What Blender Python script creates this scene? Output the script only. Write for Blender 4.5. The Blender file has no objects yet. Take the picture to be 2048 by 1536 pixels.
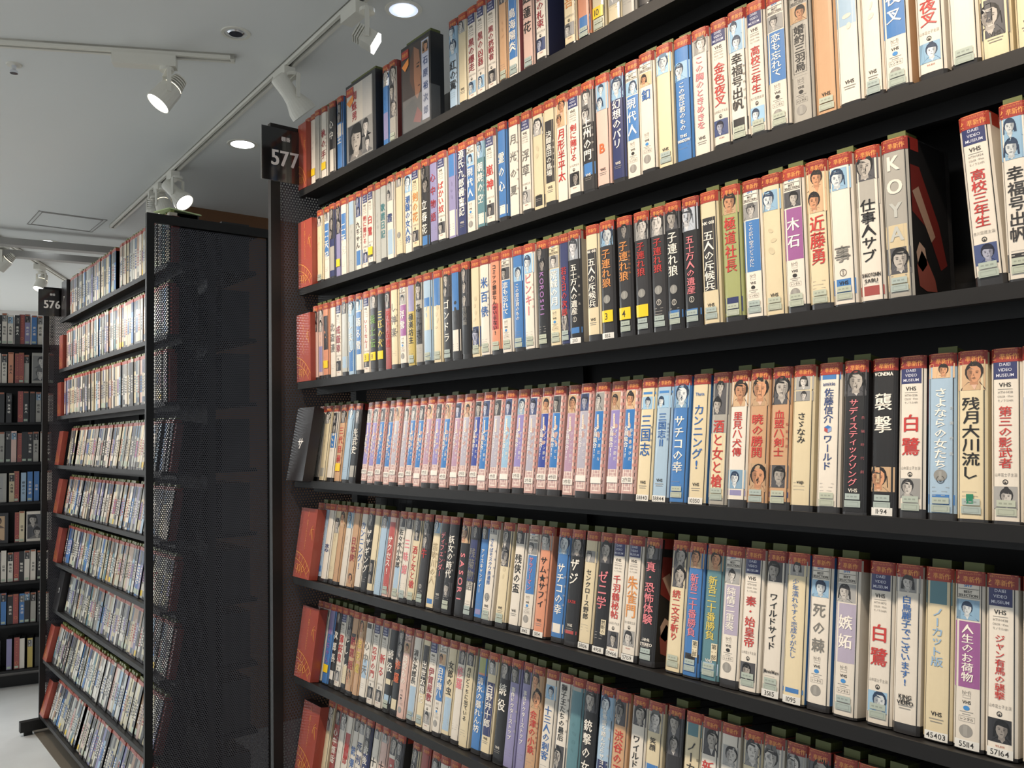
import bpy, bmesh, math, random
from mathutils import Vector, Matrix
import numpy as np
random.seed(7)
S = bpy.context.scene
COL = S.collection
# ---------------------------------------------------------------- camera
YAW, PITCH, ROLL, FPX = 0.88082, 0.06014, -0.02226, 1680.02
cam_d = bpy.data.cameras.new('camera'); cam = bpy.data.objects.new('camera', cam_d); COL.objects.link(cam)
fw = Vector((-math.sin(YAW)*math.cos(PITCH), math.cos(YAW)*math.cos(PITCH), math.sin(PITCH)))
r0 = Vector((math.cos(YAW), math.sin(YAW), 0)); u0 = r0.cross(fw)
rr = r0*math.cos(ROLL) + u0*math.sin(ROLL); uu = -r0*math.sin(ROLL) + u0*math.cos(ROLL)
M = Matrix((rr, uu, -fw)).transposed().to_4x4(); M.translation = Vector((2.17823, -0.94913, 1.55113))
cam.matrix_world = M
cam_d.sensor_width = 36.0; cam_d.lens = FPX/2048*36.0; cam_d.clip_start = 0.02
S.camera = cam
# ---------------------------------------------------------------- world, lights, exposure
S.view_settings.view_transform = 'Standard'; S.view_settings.look = 'None'
S.view_settings.exposure = 0.0; S.view_settings.gamma = 1.0; S.view_settings.use_curve_mapping = False
S.cycles.max_bounces = 6; S.cycles.diffuse_bounces = 4; S.cycles.glossy_bounces = 3
w = bpy.data.worlds.new('world'); S.world = w; w.use_nodes = True
w.node_tree.nodes['Background'].inputs[0].default_value = (0.93, 0.97, 1.0, 1)
w.node_tree.nodes['Background'].inputs[1].default_value = 0.58

def spot_light(loc, target, energy, color, size=60, blend=0.5, rad=0.03):
    d = bpy.data.lights.new('track_lamp', 'SPOT'); d.energy = energy; d.color = color
    d.spot_size = math.radians(size); d.spot_blend = blend; d.shadow_soft_size = rad
    o = bpy.data.objects.new('track_lamp', d); COL.objects.link(o); o.location = loc
    o.rotation_euler = (Vector(target)-Vector(loc)).to_track_quat('-Z', 'Y').to_euler()
    return o
WARM = (1.0, 0.83, 0.66)
def area(loc, sx, sy, energy, color=(1, 0.97, 0.93), rot=(0, 0, 0)):
    d = bpy.data.lights.new('added_fill_light', 'AREA'); d.shape = 'RECTANGLE'; d.size = sx; d.size_y = sy; d.energy = energy; d.color = color
    o = bpy.data.objects.new('added_fill_light', d); COL.objects.link(o); o.location = loc; o.rotation_euler = rot; return o
area((0.5, -3.6, 2.79), 7, 2.0, 30)  # broad unseen fill lamps added to brighten the ceiling and floor
area((-7.0, -2.6, 2.79), 5, 3, 270, (0.93, 0.98, 1.0))
area((-5.4, 2.4, 2.79), 2.5, 2.5, 50, (1.0, 0.95, 0.92))
for x_ in (-.15, .4, .95, 1.5, 2.05):
    spot_light((x_, -.62, 2.72), (x_+.05, .1, 1.5), 47, WARM, 80, .7)
for x_ in (-1.55, -2.2, -2.9):
    spot_light((x_, -.62, 2.72), (x_, .1, 1.5), 34, WARM, 80, .7)
# ---------------------------------------------------------------- helpers
def srgb(h):
    v = [int(h[i:i+2], 16)/255 for i in (0, 2, 4)]
    return tuple(c/12.92 if c <= 0.04045 else ((c+0.055)/1.055)**2.4 for c in v)

def mat(name, color, rough=0.5, metal=0.0, coat=0.0, emit=None, estr=0.0, noise=0.0, nscale=20, bump=0.0, spec=0.5, vcol=False, alpha=1.0):
    m = bpy.data.materials.new(name); m.use_nodes = True
    nt = m.node_tree; b = nt.nodes['Principled BSDF']
    b.inputs['Base Color'].default_value = (*color, 1); b.inputs['Roughness'].default_value = rough
    b.inputs['Metallic'].default_value = metal; b.inputs['Coat Weight'].default_value = coat
    b.inputs['Coat Roughness'].default_value = 0.12; b.inputs['Specular IOR Level'].default_value = spec
    if alpha < 1: b.inputs['Alpha'].default_value = alpha
    if emit: b.inputs['Emission Color'].default_value = (*emit, 1); b.inputs['Emission Strength'].default_value = estr
    src = None
    if vcol:
        a = nt.nodes.new('ShaderNodeAttribute'); a.attribute_name = 'Col'; src = a.outputs['Color']
        nt.links.new(src, b.inputs['Base Color'])
    if noise > 0:
        t = nt.nodes.new('ShaderNodeTexCoord'); n = nt.nodes.new('ShaderNodeTexNoise'); n.inputs['Scale'].default_value = nscale
        n.inputs['Detail'].default_value = 5
        nt.links.new(t.outputs['Object'], n.inputs['Vector'])
        mr = nt.nodes.new('ShaderNodeMapRange'); mr.inputs['To Min'].default_value = 1-noise; mr.inputs['To Max'].default_value = 1+noise
        nt.links.new(n.outputs['Fac'], mr.inputs['Value'])
        mx = nt.nodes.new('ShaderNodeMix'); mx.data_type = 'RGBA'; mx.blend_type = 'MULTIPLY'; mx.inputs['Factor'].default_value = 1
        if src is None: mx.inputs[6].default_value = (*color, 1)
        else: nt.links.new(src, mx.inputs[6])
        nt.links.new(mr.outputs['Result'], mx.inputs[7]); nt.links.new(mx.outputs[2], b.inputs['Base Color'])
        if bump > 0:
            bp = nt.nodes.new('ShaderNodeBump'); bp.inputs['Strength'].default_value = bump; bp.inputs['Distance'].default_value = 0.002
            nt.links.new(n.outputs['Fac'], bp.inputs['Height']); nt.links.new(bp.outputs['Normal'], b.inputs['Normal'])
    return m

MT = {
 'metal': mat('black_powder_coated_steel', (0.0085, 0.008, 0.008), 0.48, spec=0.4, noise=0.25, nscale=60, bump=0.05),
 'sheet': mat('perforated_black_steel', (0.060, 0.060, 0.072), 0.5),
 'print': mat('printed_sleeve', (1, 1, 1), 0.42, coat=0.35, vcol=True, noise=0.05, nscale=90),
 'case': mat('smoky_plastic', (0.03, 0.03, 0.032), 0.22, spec=0.6),
 'gloss': mat('glossy_black_card', (0.006, 0.006, 0.007), 0.07, coat=1.0, spec=0.8, vcol=True),
 'satin': mat('satin_black_card', (0.02, 0.018, 0.02), 0.35),
 'glow_s': mat('lamp_reflector_glow', (0.8, 0.85, 1), 0.3, emit=(0.62, 0.72, 1.0), estr=0.75),
 'tab': mat('olive_tab_card', srgb('5d6435'), 0.5),
 'ceil': mat('painted_ceiling', (0.78, 0.79, 0.77), 0.9, noise=0.02, nscale=1.5),
 'floor': mat('polished_floor', (0.68, 0.70, 0.70), 0.28, noise=0.18, nscale=3.5),
 'brown': mat('brown_laminate', srgb('6b4522'), 0.5, noise=0.15, nscale=6),
 'pwall': mat('pale_wall_paint', (0.75, 0.70, 0.66), 0.9),
 'white': mat('white_fixture_paint', (0.78, 0.76, 0.68), 0.35),
 'slot': mat('dark_track_slot', (0.03, 0.03, 0.025), 0.6),
 'grey': mat('grey_channel', (0.36, 0.35, 0.33), 0.4, metal=0.3),
 'chrome': mat('lamp_reflector', (0.8, 0.82, 0.88), 0.12, metal=1.0),
 'glow_w': mat('lamp_glow_warm', (1, 1, 1), 0.5, emit=(1, 0.93, 0.82), estr=9),
 'glow_c': mat('lamp_glow_cool', (1, 1, 1), 0.5, emit=(0.9, 0.95, 1), estr=7),
 'acryl': mat('clear_acrylic', (0.5, 0.52, 0.53), 0.1, alpha=0.12, spec=0.8),
 'paper': mat('pale_green_paper', srgb('cfe0a8'), 0.7),
}

class MB:
    """collects vertices, faces and colours"""
    def __init__(s): s.v = []; s.f = []; s.c = []; s.m = []; s.mi = 0
    def add(s, vs, fs, col=(1, 1, 1)):
        n = len(s.v); s.v.extend(vs); s.f.extend([tuple(i+n for i in f) for f in fs]); s.c.extend([col]*len(vs)); s.m.extend([s.mi]*len(fs))
    def box(s, x0, x1, y0, y1, z0, z1, col=(1, 1, 1), T=None):
        vs = [(x, y, z) for x in (x0, x1) for y in (y0, y1) for z in (z0, z1)]
        if T is not None: vs = [tuple(T @ Vector(v)) for v in vs]
        s.add(vs, [(0, 1, 3, 2), (4, 6, 7, 5), (0, 4, 5, 1), (2, 3, 7, 6), (0, 2, 6, 4), (1, 5, 7, 3)], col)
    def lathe(s, p0, p1, prof, n=20, col=(1, 1, 1), cap=True):
        """prof: list of (t, radius) along p0->p1"""
        p0, p1 = Vector(p0), Vector(p1); a = (p1-p0); L = a.length; a.normalize()
        q = a.orthogonal().normalized(); b = a.cross(q)
        vs = []; fs = []
        for t, r in prof:
            for i in range(n):
                an = 2*math.pi*i/n; vs.append(tuple(p0+a*L*t+(q*math.cos(an)+b*math.sin(an))*r))
        for j in range(len(prof)-1):
            for i in range(n): fs.append((j*n+i, j*n+(i+1) % n, (j+1)*n+(i+1) % n, (j+1)*n+i))
        if cap: fs.append(tuple(range(n))[::-1]); fs.append(tuple(range((len(prof)-1)*n, len(prof)*n)))
        s.add(vs, fs, col)
    def mesh(s, name, mats, col=True, smooth=False):
        me = bpy.data.meshes.new(name); me.from_pydata(s.v, [], s.f)
        for m in (mats if isinstance(mats, (list, tuple)) else [mats]): me.materials.append(m)
        if col:
            at = me.color_attributes.new('Col', 'FLOAT_COLOR', 'POINT')
            a = np.ones((len(s.v), 4), np.float32); a[:, :3] = np.array(s.c, np.float32); at.data.foreach_set('color', a.ravel())
        if s.m and max(s.m) > 0: me.polygons.foreach_set('material_index', s.m)
        if smooth: me.polygons.foreach_set('use_smooth', [True]*len(me.polygons))
        me.update(); return me
    def obj(s, name, mats, parent=None, col=False, smooth=False):
        return ob(name, s.mesh(name, mats, col, smooth), parent)

def ob(name, me, parent=None):
    o = bpy.data.objects.new(name, me); COL.objects.link(o)
    if parent is not None: o.parent = parent
    return o
def empty(name, loc=(0, 0, 0), rot=(0, 0, 0)):
    o = bpy.data.objects.new(name, None); COL.objects.link(o); o.location = loc; o.rotation_euler = rot; o.empty_display_size = 0.05
    return o
def tag(o, label=None, cat=None, group=None, kind=None):
    if label: o['label'] = label
    if cat: o['category'] = cat
    if group: o['group'] = group
    if kind: o['kind'] = kind
    return o

# glyph cache: every character becomes a small flat mesh once
_G = {}
def glyph(ch):
    if ch not in _G:
        c = bpy.data.curves.new('g', 'FONT'); c.body = ch; c.size = 1; c.resolution_u = 1 if ord(ch) > 0x2e80 else 3; c.offset = 0.0 if ord(ch) > 0x2e80 else 0.008
        o = bpy.data.objects.new('g', c); COL.objects.link(o); bpy.context.view_layer.update()
        me = bpy.data.meshes.new_from_object(o.evaluated_get(bpy.context.evaluated_depsgraph_get()))
        v = np.array([(p.co.x, p.co.y) for p in me.vertices]).reshape(-1, 2); f = [tuple(p.vertices) for p in me.polygons]
        bpy.data.objects.remove(o); bpy.data.meshes.remove(me); bpy.data.curves.remove(c)
        if len(v): lo, hi = v.min(0), v.max(0)
        else: lo = hi = np.zeros(2)
        _G[ch] = (v, f, lo, hi)
    return _G[ch]

W, D, H, HB = 0.0335, 0.118, 0.205, 0.189       # case width, depth, height, where the shop band starts
def yf(u): return 0.0040*abs(2*u/W)**7 - 0.0011*(1-(2*u/W)**2)
class Print(MB):
    """flat print laid on a spine that is slightly rounded; u across, z up; lay = layer"""
    flat = False
    def pt(s, u, z, lay): return (u, (0 if s.flat else yf(max(-W/2, min(W/2, u)))) - 0.00022*lay, z)
    def rect(s, u0, u1, z0, z1, col, lay=1, n=5):
        us = [u0+(u1-u0)*i/n for i in range(n+1)]; vs = []; fs = []
        for u in us: vs += [s.pt(u, z0, lay), s.pt(u, z1, lay)]
        for i in range(n): fs.append((2*i, 2*i+2, 2*i+3, 2*i+1))
        s.add(vs, fs, col)
    def poly(s, pts, col, lay, clip=None):
        if clip: pts = [(min(max(u, clip[0]), clip[1]), min(max(z, clip[2]), clip[3])) for u, z in pts]
        s.add([s.pt(u, z, lay) for u, z in pts], [tuple(range(len(pts)))], col)
    def oval(s, u, z, a, b, col, lay, n=14, clip=None, rot=0):
        ca, sa = math.cos(rot), math.sin(rot)
        s.poly([(u+a*math.cos(t)*ca-b*math.sin(t)*sa, z+a*math.cos(t)*sa+b*math.sin(t)*ca) for t in [2*math.pi*i/n for i in range(n)]], col, lay, clip)
    def frame(s, u0, u1, z0, z1, t, col, lay):
        s.rect(u0, u1, z0, z0+t, col, lay); s.rect(u0, u1, z1-t, z1, col, lay); s.rect(u0, u0+t, z0, z1, col, lay, 1); s.rect(u1-t, u1, z0, z1, col, lay, 1)
    def ring(s, u, z, a, t, col, lay, n=12):
        vs = []; 
        for i in range(n):
            c, q = math.cos(2*math.pi*i/n), math.sin(2*math.pi*i/n); vs += [s.pt(u+a*c, z+a*q, lay), s.pt(u+(a-t)*c, z+(a-t)*q, lay)]
        s.add(vs, [(2*i, (2*i+2) % (2*n), (2*i+3) % (2*n), 2*i+1) for i in range(n)], col)
    def char(s, ch, u, z, em, col, lay, sx=1.0, rot=False, center=True, fit=None):
        v, f, lo, hi = glyph(ch)
        if not len(v): return
        p = v - ((lo+hi)/2 if center else np.array([0, 0]))
        if rot: p = np.stack([p[:, 1]*-1 if False else p[:, 1], -p[:, 0]], 1)
        s.add([s.pt(u+a*em*sx, z+b*em, lay) for a, b in p], f, col)
    def vtext(s, txt, u, z0, z1, emax, col, lay=3, bold=True):
        n = len(txt)
        if n == 0: return
        step = (z1-z0)/n; em = min(emax, step*1.02)
        sx = min(1.25, emax/em) if em < emax else 1.0
        if n <= 3: step = min(step, emax*1.25); z1 = (z0+z1)/2+step*n/2
        sh = em*0.045
        for i, ch in enumerate(txt):
            z = z1-step*(i+.5); rot = ch in 'ー~'
            s.char(ch, u, z, em, col, lay, sx, rot)
            if bold and em > 0.009: s.char(ch, u+sh, z+sh*.4, em, col, lay+.3, sx, rot)
    def htext(s, txt, u, z, wmax, em, col, lay=3, bold=False):
        wd = []
        for ch in txt:
            v, f, lo, hi = glyph(ch); wd.append(0.32 if not len(v) else (1.0 if ord(ch) > 0x2e80 else hi[0]-lo[0]+0.1))
        tot = sum(wd)*em
        sx = min(1.0, wmax/tot); x = u-tot*sx/2
        for ch, q in zip(txt, wd):
            v, f, lo, hi = glyph(ch)
            if len(v):
                dz = 0 if ord(ch) > 0x2e80 or ch in '-.・' else -em*0.36
                p = v-np.array([(lo[0]+hi[0])/2, (lo[1]+hi[1])/2 if dz == 0 else 0])
                for b in ((0, em*.04) if bold else (0,)):
                    s.add([s.pt(x+q*em*sx/2+a*em*sx+b, z+dz+c*em, lay+b*100) for a, c in p], f, col)
            x += q*em*sx
    def portrait(s, u0, u1, z0, z1, pal, rnd, lay=2):
        P = {'g': ('9a9a98', '2c2c2e', 'd6d2cc', '505256'), 'b': ('8fb4d0', '1e3450', 'dde4e6', '3a648c'), 'd': ('4c4c50', '0e0e10', 'b8b2aa', '26262a'),
             'k': ('2a2a2e', '08080a', '9c9690', '141416'), 'n': ('42507c', '10142c', 'b4b8cc', '1e2648'), 'c': ('c8a884', '1c1614', 'd29a74', '5a4c44'),
             'w': ('a8b0ba', '30343c', 'd8dade', '70747c')}[pal]
        bg, hair, skin, coat = [srgb(x) for x in P]
        f1, f2 = rnd.uniform(.75, 1.15), rnd.uniform(.7, .95); bg = tuple(c*f1 for c in bg); skin = tuple(c*f2 for c in skin)
        cl = (u0, u1, z0, z1); w_, h_ = u1-u0, z1-z0; mixc = lambda p, q, f: tuple(x*(1-f)+y*f for x, y in zip(p, q))
        s.rect(u0, u1, z0, z1, bg, lay)
        s.poly([(u0, z0), (u0, z1), (u0+w_*rnd.uniform(.2, .5), z1), (u0+w_*rnd.uniform(.1, .7), z0)], tuple(c*f2*.8 for c in bg), lay+.2, cl)
        k = 1 if h_ < w_*1.5 else 2 if h_ < w_*2.6 else 3
        for j in range(k):
            cu = (u0+u1)/2 + rnd.uniform(-.16, .16)*w_; zz0 = z0 + (h_/k)*j; hh = h_/k
            r = min(w_*.36, hh*.30)*rnd.uniform(.85, 1.15); cz = zz0+hh*.56; tl = rnd.uniform(-.25, .25)
            c2 = mixc(coat, rnd.choice((hair, skin, bg)), rnd.uniform(0, .5))
            s.poly([(cu-w_*.5, zz0), (cu-w_*.46, cz-r*1.9), (cu-r*.7, cz-r*1.15), (cu+r*.7, cz-r*1.15), (cu+w_*.46, cz-r*2.0), (cu+w_*.5, zz0)], c2, lay+.5, cl)
            s.poly([(cu-r*.5, cz-r*1.2), (cu+r*.5, cz-r*1.2), (cu+r*.1, cz-r*2.4)], mixc(skin, (1, 1, 1), .2) if rnd.random() < .5 else skin, lay+.7, cl)
            hs = rnd.random()
            s.oval(cu, cz+r*.2, r*1.08, r*1.26, hair, lay+.8, clip=cl, rot=tl)
            if hs < .3: s.poly([(cu-r*1.15, cz+r*.2), (cu+r*1.15, cz+r*.2), (cu+r*1.25, cz-r*1.2), (cu-r*1.25, cz-r*1.2)], hair, lay+.85, cl)
            elif hs < .5: s.oval(cu, cz+r*1.35, r*.42, r*.36, hair, lay+.85, 8, cl)
            elif hs < .62: s.poly([(cu-r*1.4, cz+r*.45), (cu+r*1.4, cz+r*.7), (cu+r*.8, cz+r*.8), (cu+r*.7, cz+r*1.6), (cu-r*.7, cz+r*1.5), (cu-r*.9, cz+r*.7)], mixc(hair, bg, .3), lay+1.9, cl)
            s.poly([(cu-r*.38, cz-r*.6), (cu+r*.38, cz-r*.6), (cu+r*.5, cz-r*1.5), (cu-r*.5, cz-r*1.5)], tuple(c*.8 for c in skin), lay+1.0, cl)
            s.poly([(cu+x*r*.82+tl*r*.3*y, cz+y*r) for x, y in ((-.95, .5), (-1, -.1), (-.85, -.6), (-.45, -1.05), (0, -1.22), (.45, -1.05), (.85, -.6), (1, -.1), (.95, .5), (.5, .85), (-.5, .85))], skin, lay+1.2, cl)
            dk = mixc(skin, hair, .45); sd = rnd.choice((-1, 1))
            s.poly([(cu+sd*r*x, cz+y*r) for x, y in ((.30, .7), (.80, .4), (.82, -.2), (.55, -.85), (.2, -1.1), (.38, -.5), (.22, -.1))], dk, lay+1.4, cl)
            s.poly([(cu-r*.86, cz+r*.3), (cu-r*.5, cz+r*.62), (cu+sd*r*.2, cz+r*.5), (cu+r*.88, cz+r*.35), (cu+r*.8, cz+r*1.0), (cu-r*.7, cz+r*1.0)], hair, lay+1.6, cl)
            for q in (-1, 1):
                s.oval(cu+q*r*.36, cz+r*.0, r*.17, r*.07, mixc(skin, hair, .8), lay+1.7, 6, cl); s.oval(cu+q*r*.38, cz+r*.2, r*.22, r*.05, mixc(skin, hair, .75), lay+1.7, 6, cl)
            s.poly([(cu-r*.02, cz-r*.05), (cu+sd*r*.14, cz-r*.36), (cu-sd*r*.08, cz-r*.36)], dk, lay+1.7, cl); s.oval(cu, cz-r*.66, r*.25, r*.07, mixc(dk, hair, .35), lay+1.7, 6, cl)

PC = {c: srgb(h) for c, h in dict(w='e6dfd2', c='e0d2ae', p='dcb9ac', l='a3bfd6', b='2f74b8', d='2b2a2c', g='a9a69d', t='4f7f8a', o='d9906c', y='c4ae52', v='8a86b2', r='b03a34', n='2c3460', e='a2a96a', s='b9bcb6', k='19191b', m='9c3b34', h='c99f76', f='cdbd98', i='e0848a', z='c9a29c').items()}
TXT = {'w': srgb('f4efe4'), 'k': srgb('141416'), 'd': srgb('2e2c2c'), 'r': srgb('bf2a24'), 'm': srgb('9a2430'), 'b': srgb('1f5fa8'), 'i': srgb('e27e86'), 'h': srgb('d98f48'), 'g': srgb('77756f'), 'f': srgb('b9a988'), 'l': srgb('8fb2d4'), 'n': srgb('23407a'), 'c': srgb('e8dcc0'), 'v': srgb('a070b0'), 'o': srgb('d8642c'), 't': srgb('2d7c84'), 'y': srgb('dcc65a'), 'e': srgb('6f9a3a'), 'p': srgb('e0a8a0')}
for D_, k_ in ((PC, .12), (TXT, .08)):
    for c_ in D_: kk = k_ if max(D_[c_]) > .12 else 0; D_[c_] = tuple(v_*(1-kk)+kk*.22 for v_ in D_[c_])
CW = dict(w='white', c='cream', p='pink', l='pale blue', b='blue', d='dark grey', g='grey', t='teal', o='orange', y='mustard', v='violet', r='red', n='navy', e='green', s='silvery', k='black', m='brown-red', h='tan', f='beige', i='rose', z='brick-patterned')
ORD = ['first', 'second', 'third', 'fourth', 'fifth', 'sixth', 'seventh', 'eighth', 'ninth', 'tenth', 'eleventh', 'twelfth', 'thirteenth', 'fourteenth', 'fifteenth', 'sixteenth', 'seventeenth', 'eighteenth', 'nineteenth', 'twentieth']
for t_ in ('twenty', 'thirty', 'forty', 'fifty', 'sixty'):
    ORD += [t_+'-'+o for o in ORD[:9]] + [{'twenty': 'thirtieth', 'thirty': 'fortieth', 'forty': 'fiftieth', 'fifty': 'sixtieth', 'sixty': 'seventieth'}[t_]]

# ---------------------------------------------------------------- shell of the shop
def box_obj(name, x0, x1, y0, y1, z0, z1, m, T=None):
    b = MB(); b.box(x0, x1, y0, y1, z0, z1, T=T); return b.obj(name, m)
CZ = 2.8
tag(box_obj('floor', -12, 6, -6, 9, -0.05, 0, MT['floor']), kind='structure')
tag(box_obj('ceiling', -12, 6, -6, 9, CZ, CZ+0.05, MT['ceil']), kind='structure')
tag(box_obj('wall_back', -2.32, -2.29, 0.52, 5.0, 0, CZ, MT['brown']), kind='structure')
RA = math.radians(75); RU = Vector((math.cos(RA), math.sin(RA), 0)); RN = Vector((-math.sin(RA), math.cos(RA), 0))
b = MB(); b.box(-4, 7, 2.6, 2.7, 0, CZ, T=Matrix.Translation((-4.1, 0.05, 0)) @ Matrix.Rotation(RA, 4, 'Z')); tag(b.obj('wall_far', MT['pwall']), kind='structure')
b = MB(); b.box(-3.1, 0.5, -0.02, 0.53, 0.0, 0.004); tag(b.obj('floor_strip_1', mat('taupe_floor_strip', srgb('6f675c'), 0.4)), kind='structure')  # flat strip of darker taupe laid over the floor beneath the units

# ---------------------------------------------------------------- perforated sheet (real holes)
def perf_mesh(dy0, dy1, z0, z1, p=0.0085, hole=0.0027):
    rows = int((z1-z0)/(p*math.sqrt(3)/2)); cols = int((dy1-dy0)/p)
    ang = np.array([math.pi/6+math.pi/3*i for i in range(6)]); R = p/math.sqrt(3)
    oc = np.stack([R*np.cos(ang), R*np.sin(ang)], 1); ic = np.stack([hole*np.cos(ang), hole*np.sin(ang)], 1)
    cy, cz = np.meshgrid(np.arange(cols), np.arange(rows)); cyf = dy0+p*(cy+.5*(cz % 2)+.5); czf = z0+p*math.sqrt(3)/2*(cz+.5)
    c = np.stack([cyf.ravel(), czf.ravel()], 1); n = len(c)
    pts = np.concatenate([c[:, None, :]+oc[None], c[:, None, :]+ic[None]], 1).reshape(-1, 2)
    v = np.zeros((len(pts), 3), np.float32); v[:, 1:] = pts
    i = np.arange(6); q = np.stack([i, (i+1) % 6, 6+(i+1) % 6, 6+i], 1)
    f = (q[None]+12*np.arange(n)[:, None, None]).reshape(-1, 4)
    me = bpy.data.meshes.new('perforated_sheet'); me.vertices.add(len(v)); me.vertices.foreach_set('co', v.ravel())
    me.loops.add(f.size); me.loops.foreach_set('vertex_index', f.ravel().astype(np.int32))
    me.polygons.add(len(f)); me.polygons.foreach_set('loop_start', np.arange(0, f.size, 4, dtype=np.int32))
    me.materials.append(MT['sheet']); me.update(calc_edges=True); return me
UD, UH = 0.511, 2.431                                 # depth and height of the shelving
PERF = perf_mesh(0.03, UD-0.03, 0.10, UH-0.035)
ZS = [2.2505, 1.9705, 1.7081, 1.4396, 1.1783, 0.9126, 0.6584, 0.3914, 0.0996]
YS = [0.085, 0.0832, 0.0763, 0.0651, 0.0598, 0.0613, 0.0600, 0.0163, 0.0049]
TILT = [0, 0, 0, 7.5, 9, 9, 10, 13, 15]
OFF = [.010, .010, .010, .024, .024, .024, .024, .02, .02]

def shelf_unit(x0, x1, label, panels, back_from):
    root = tag(empty('shelf_unit', (x0, 0, 0)), label, 'shelving unit', 'double-sided tape shelving')
    Lx = x1-x0
    for px in panels:
        p = MB(); a, c = (px-0.018, px) if px == 0 else (px, px+0.018)
        p.box(a, c, 0, 0.028, 0.03, UH); p.box(a, c, UD-0.028, UD, 0.03, UH); p.box(a, c, 0.028, UD-0.028, UH-0.036, UH); p.box(a, c, 0.028, UD-0.028, 0.06, 0.10)
        po = p.obj('end_panel', MT['metal'], root)
        sh = ob('perforated_sheet', PERF, po); sh.location = ((a+c)/2, 0, 0); sh['kind'] = 'stuff'
        f = MB(); f.box(a-0.012, c+0.012, -0.09, UD+0.09, 0.022, 0.075); f.box(a, c, -0.07, -0.03, 0, 0.022); f.box(a, c, UD+.03, UD+.07, 0, 0.022); f.obj('base_foot', MT['metal'], root)
    for k in range(9):
        z, y, t = ZS[k], YS[k], math.radians(TILT[k])
        s = MB(); dd = 0.150; xa, xb = 0.004, Lx-0.004
        yb, zb = y+dd*math.cos(t), z-dd*math.sin(t)
        s.add([(x, yy, zz) for x in (xa, xb) for yy, zz in ((y, z-.001), (yb, zb), (yb, zb-.012), (y, z-.013))], [(0, 1, 2, 3), (4, 7, 6, 5), (0, 4, 5, 1), (1, 5, 6, 2), (2, 6, 7, 3), (3, 7, 4, 0)])
        so = s.obj('shelf_board', MT['metal'], root)
        l = MB(); l.box(xa, xb, y-0.0025, y+0.0005, z-0.017, z+0.0005); l.box(xa, xb, y-0.0025, y+0.012, z-0.0185, z-0.017); l.obj('front_lip', MT['metal'], so)
        l = MB(); l.box(xa, xb, yb-0.01, yb, zb-0.012, zb+0.03); l.obj('rear_stop', MT['metal'], so)
        l = MB(); l.box(xa, xb, y+0.055, y+0.066, z-0.034, z-0.012-.055*math.tan(t)*1.1); l.obj('support_rail', MT['metal'], so)
        s = MB(); s.box(xa, xb, UD-0.22, UD-0.07, z-0.015, z); s.obj('rear_shelf', MT['metal'], root)
    n = max(1, round(Lx/0.95))
    for i in range(n+1):
        xx = min(max(Lx*i/n, 0.02), Lx-0.02); s = MB(); s.box(xx-0.016, xx+0.016, 0.238, 0.272, 0.03, UH-0.05); s.obj('centre_post', MT['metal'], root)
    s = MB(); s.box(back_from, Lx-.01, 0.253, 0.257, 0.08, UH-0.09); s.obj('back_panel', MT['metal'], root)  # solid sheet added in the middle to stop light leaking between rows
    return root
U577 = shelf_unit(0, 2.85, 'black steel shelving unit under the 577 sign, filled with upright video tapes', [0], 0.30)
U576 = shelf_unit(-3.05, -1.159, 'black steel shelving unit under the 576 sign with a perforated end panel', [0, 1.891], 0.05)

# ---------------------------------------------------------------- video tapes of the unit 577
def case_mesh():
    b = MB(); n = 10; us = [-W/2+W*i/n for i in range(n+1)]
    prof = [(u, yf(u)+0.0002) for u in us] + [(W/2, D), (-W/2, D)]
    m = len(prof); vs = [(u, y, z) for z in (0, H-0.001) for u, y in prof]
    fs = [tuple(range(m))[::-1], tuple(range(m, 2*m))] + [(i, (i+1) % m, m+(i+1) % m, m+i) for i in range(m)]
    b.add(vs, fs); return b.mesh('tape_case', MT['case'], False)
CASE = case_mesh()
def band_mesh(v):
    b = Print(); red = srgb(['96322a', '8c2c26', 'a0382a'][v]); n = 8
    def wrap(z0, z1, col, lay):
        us = [-W/2+W*i/n for i in range(n+1)]; pr = [(-W/2-.0002*lay, 0.03)]+[(u, yf(u)-0.0002*lay) for u in us]+[(W/2+.0002*lay, 0.03)]
        b.add([(u, y, z) for z in (z0, z1) for u, y in pr], [(i, i+1, len(pr)+i+1, len(pr)+i) for i in range(len(pr)-1)], col)
    wrap(HB-0.0015, H-0.001, red, 2.5)
    gold = srgb('dc9450')
    b.rect(-W/2+.001, W/2-.001, H-0.0022, H-0.0016, gold, 3)
    b.htext('渋谷フィルムコレクション', 0.001, H-0.0045, W*.8, 0.0026, gold, 3)
    b.htext('準新作', 0.0035, HB+0.0048, W*.62, 0.0078, gold, 3.2, bold=True)
    for a in (0.6, 1.5): b.oval(-W*.36, HB+0.005+a*.001, .0025, .0006, gold, 3.2, 8, rot=a)
    b.rect(-W*.41, -W*.30, HB+0.0012, HB+0.0019, gold, 3.2, 2)
    return b.mesh('shop_band', MT['print'])
BANDS = [band_mesh(v) for v in range(3)]
def tab_mesh():
    b = MB(); b.box(-0.010, 0.010, 0.014, 0.045, H-0.002, H+0.0085); b.box(-0.0115, 0.0115, 0.012, 0.0135, H-0.004, H+0.0092); return b.mesh('index_tab', MT['tab'], False)
TAB = tab_mesh()
def sticker_mesh(v):
    b = Print(); g = srgb(['a4b0a6', 'acb4a4', 'a0aeaa'][v]); z = 0.010
    b.rect(-.011, .011, z, z+.0085, g, 6); b.frame(-.0085, .0085, z+.0015, z+.0068, .0004, tuple(c*.75 for c in g), 6.5)
    b.rect(-.010, .010, z+.010, z+.0175, tuple(c*1.05 for c in g), 6)
    for i in range(3): b.rect(-.0075+i*.0052, -.0040+i*.0052, z+.0128, z+.0146, tuple(c*.72 for c in g), 6.5, 1)
    return b.mesh('price_sticker', MT['print'])
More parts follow.
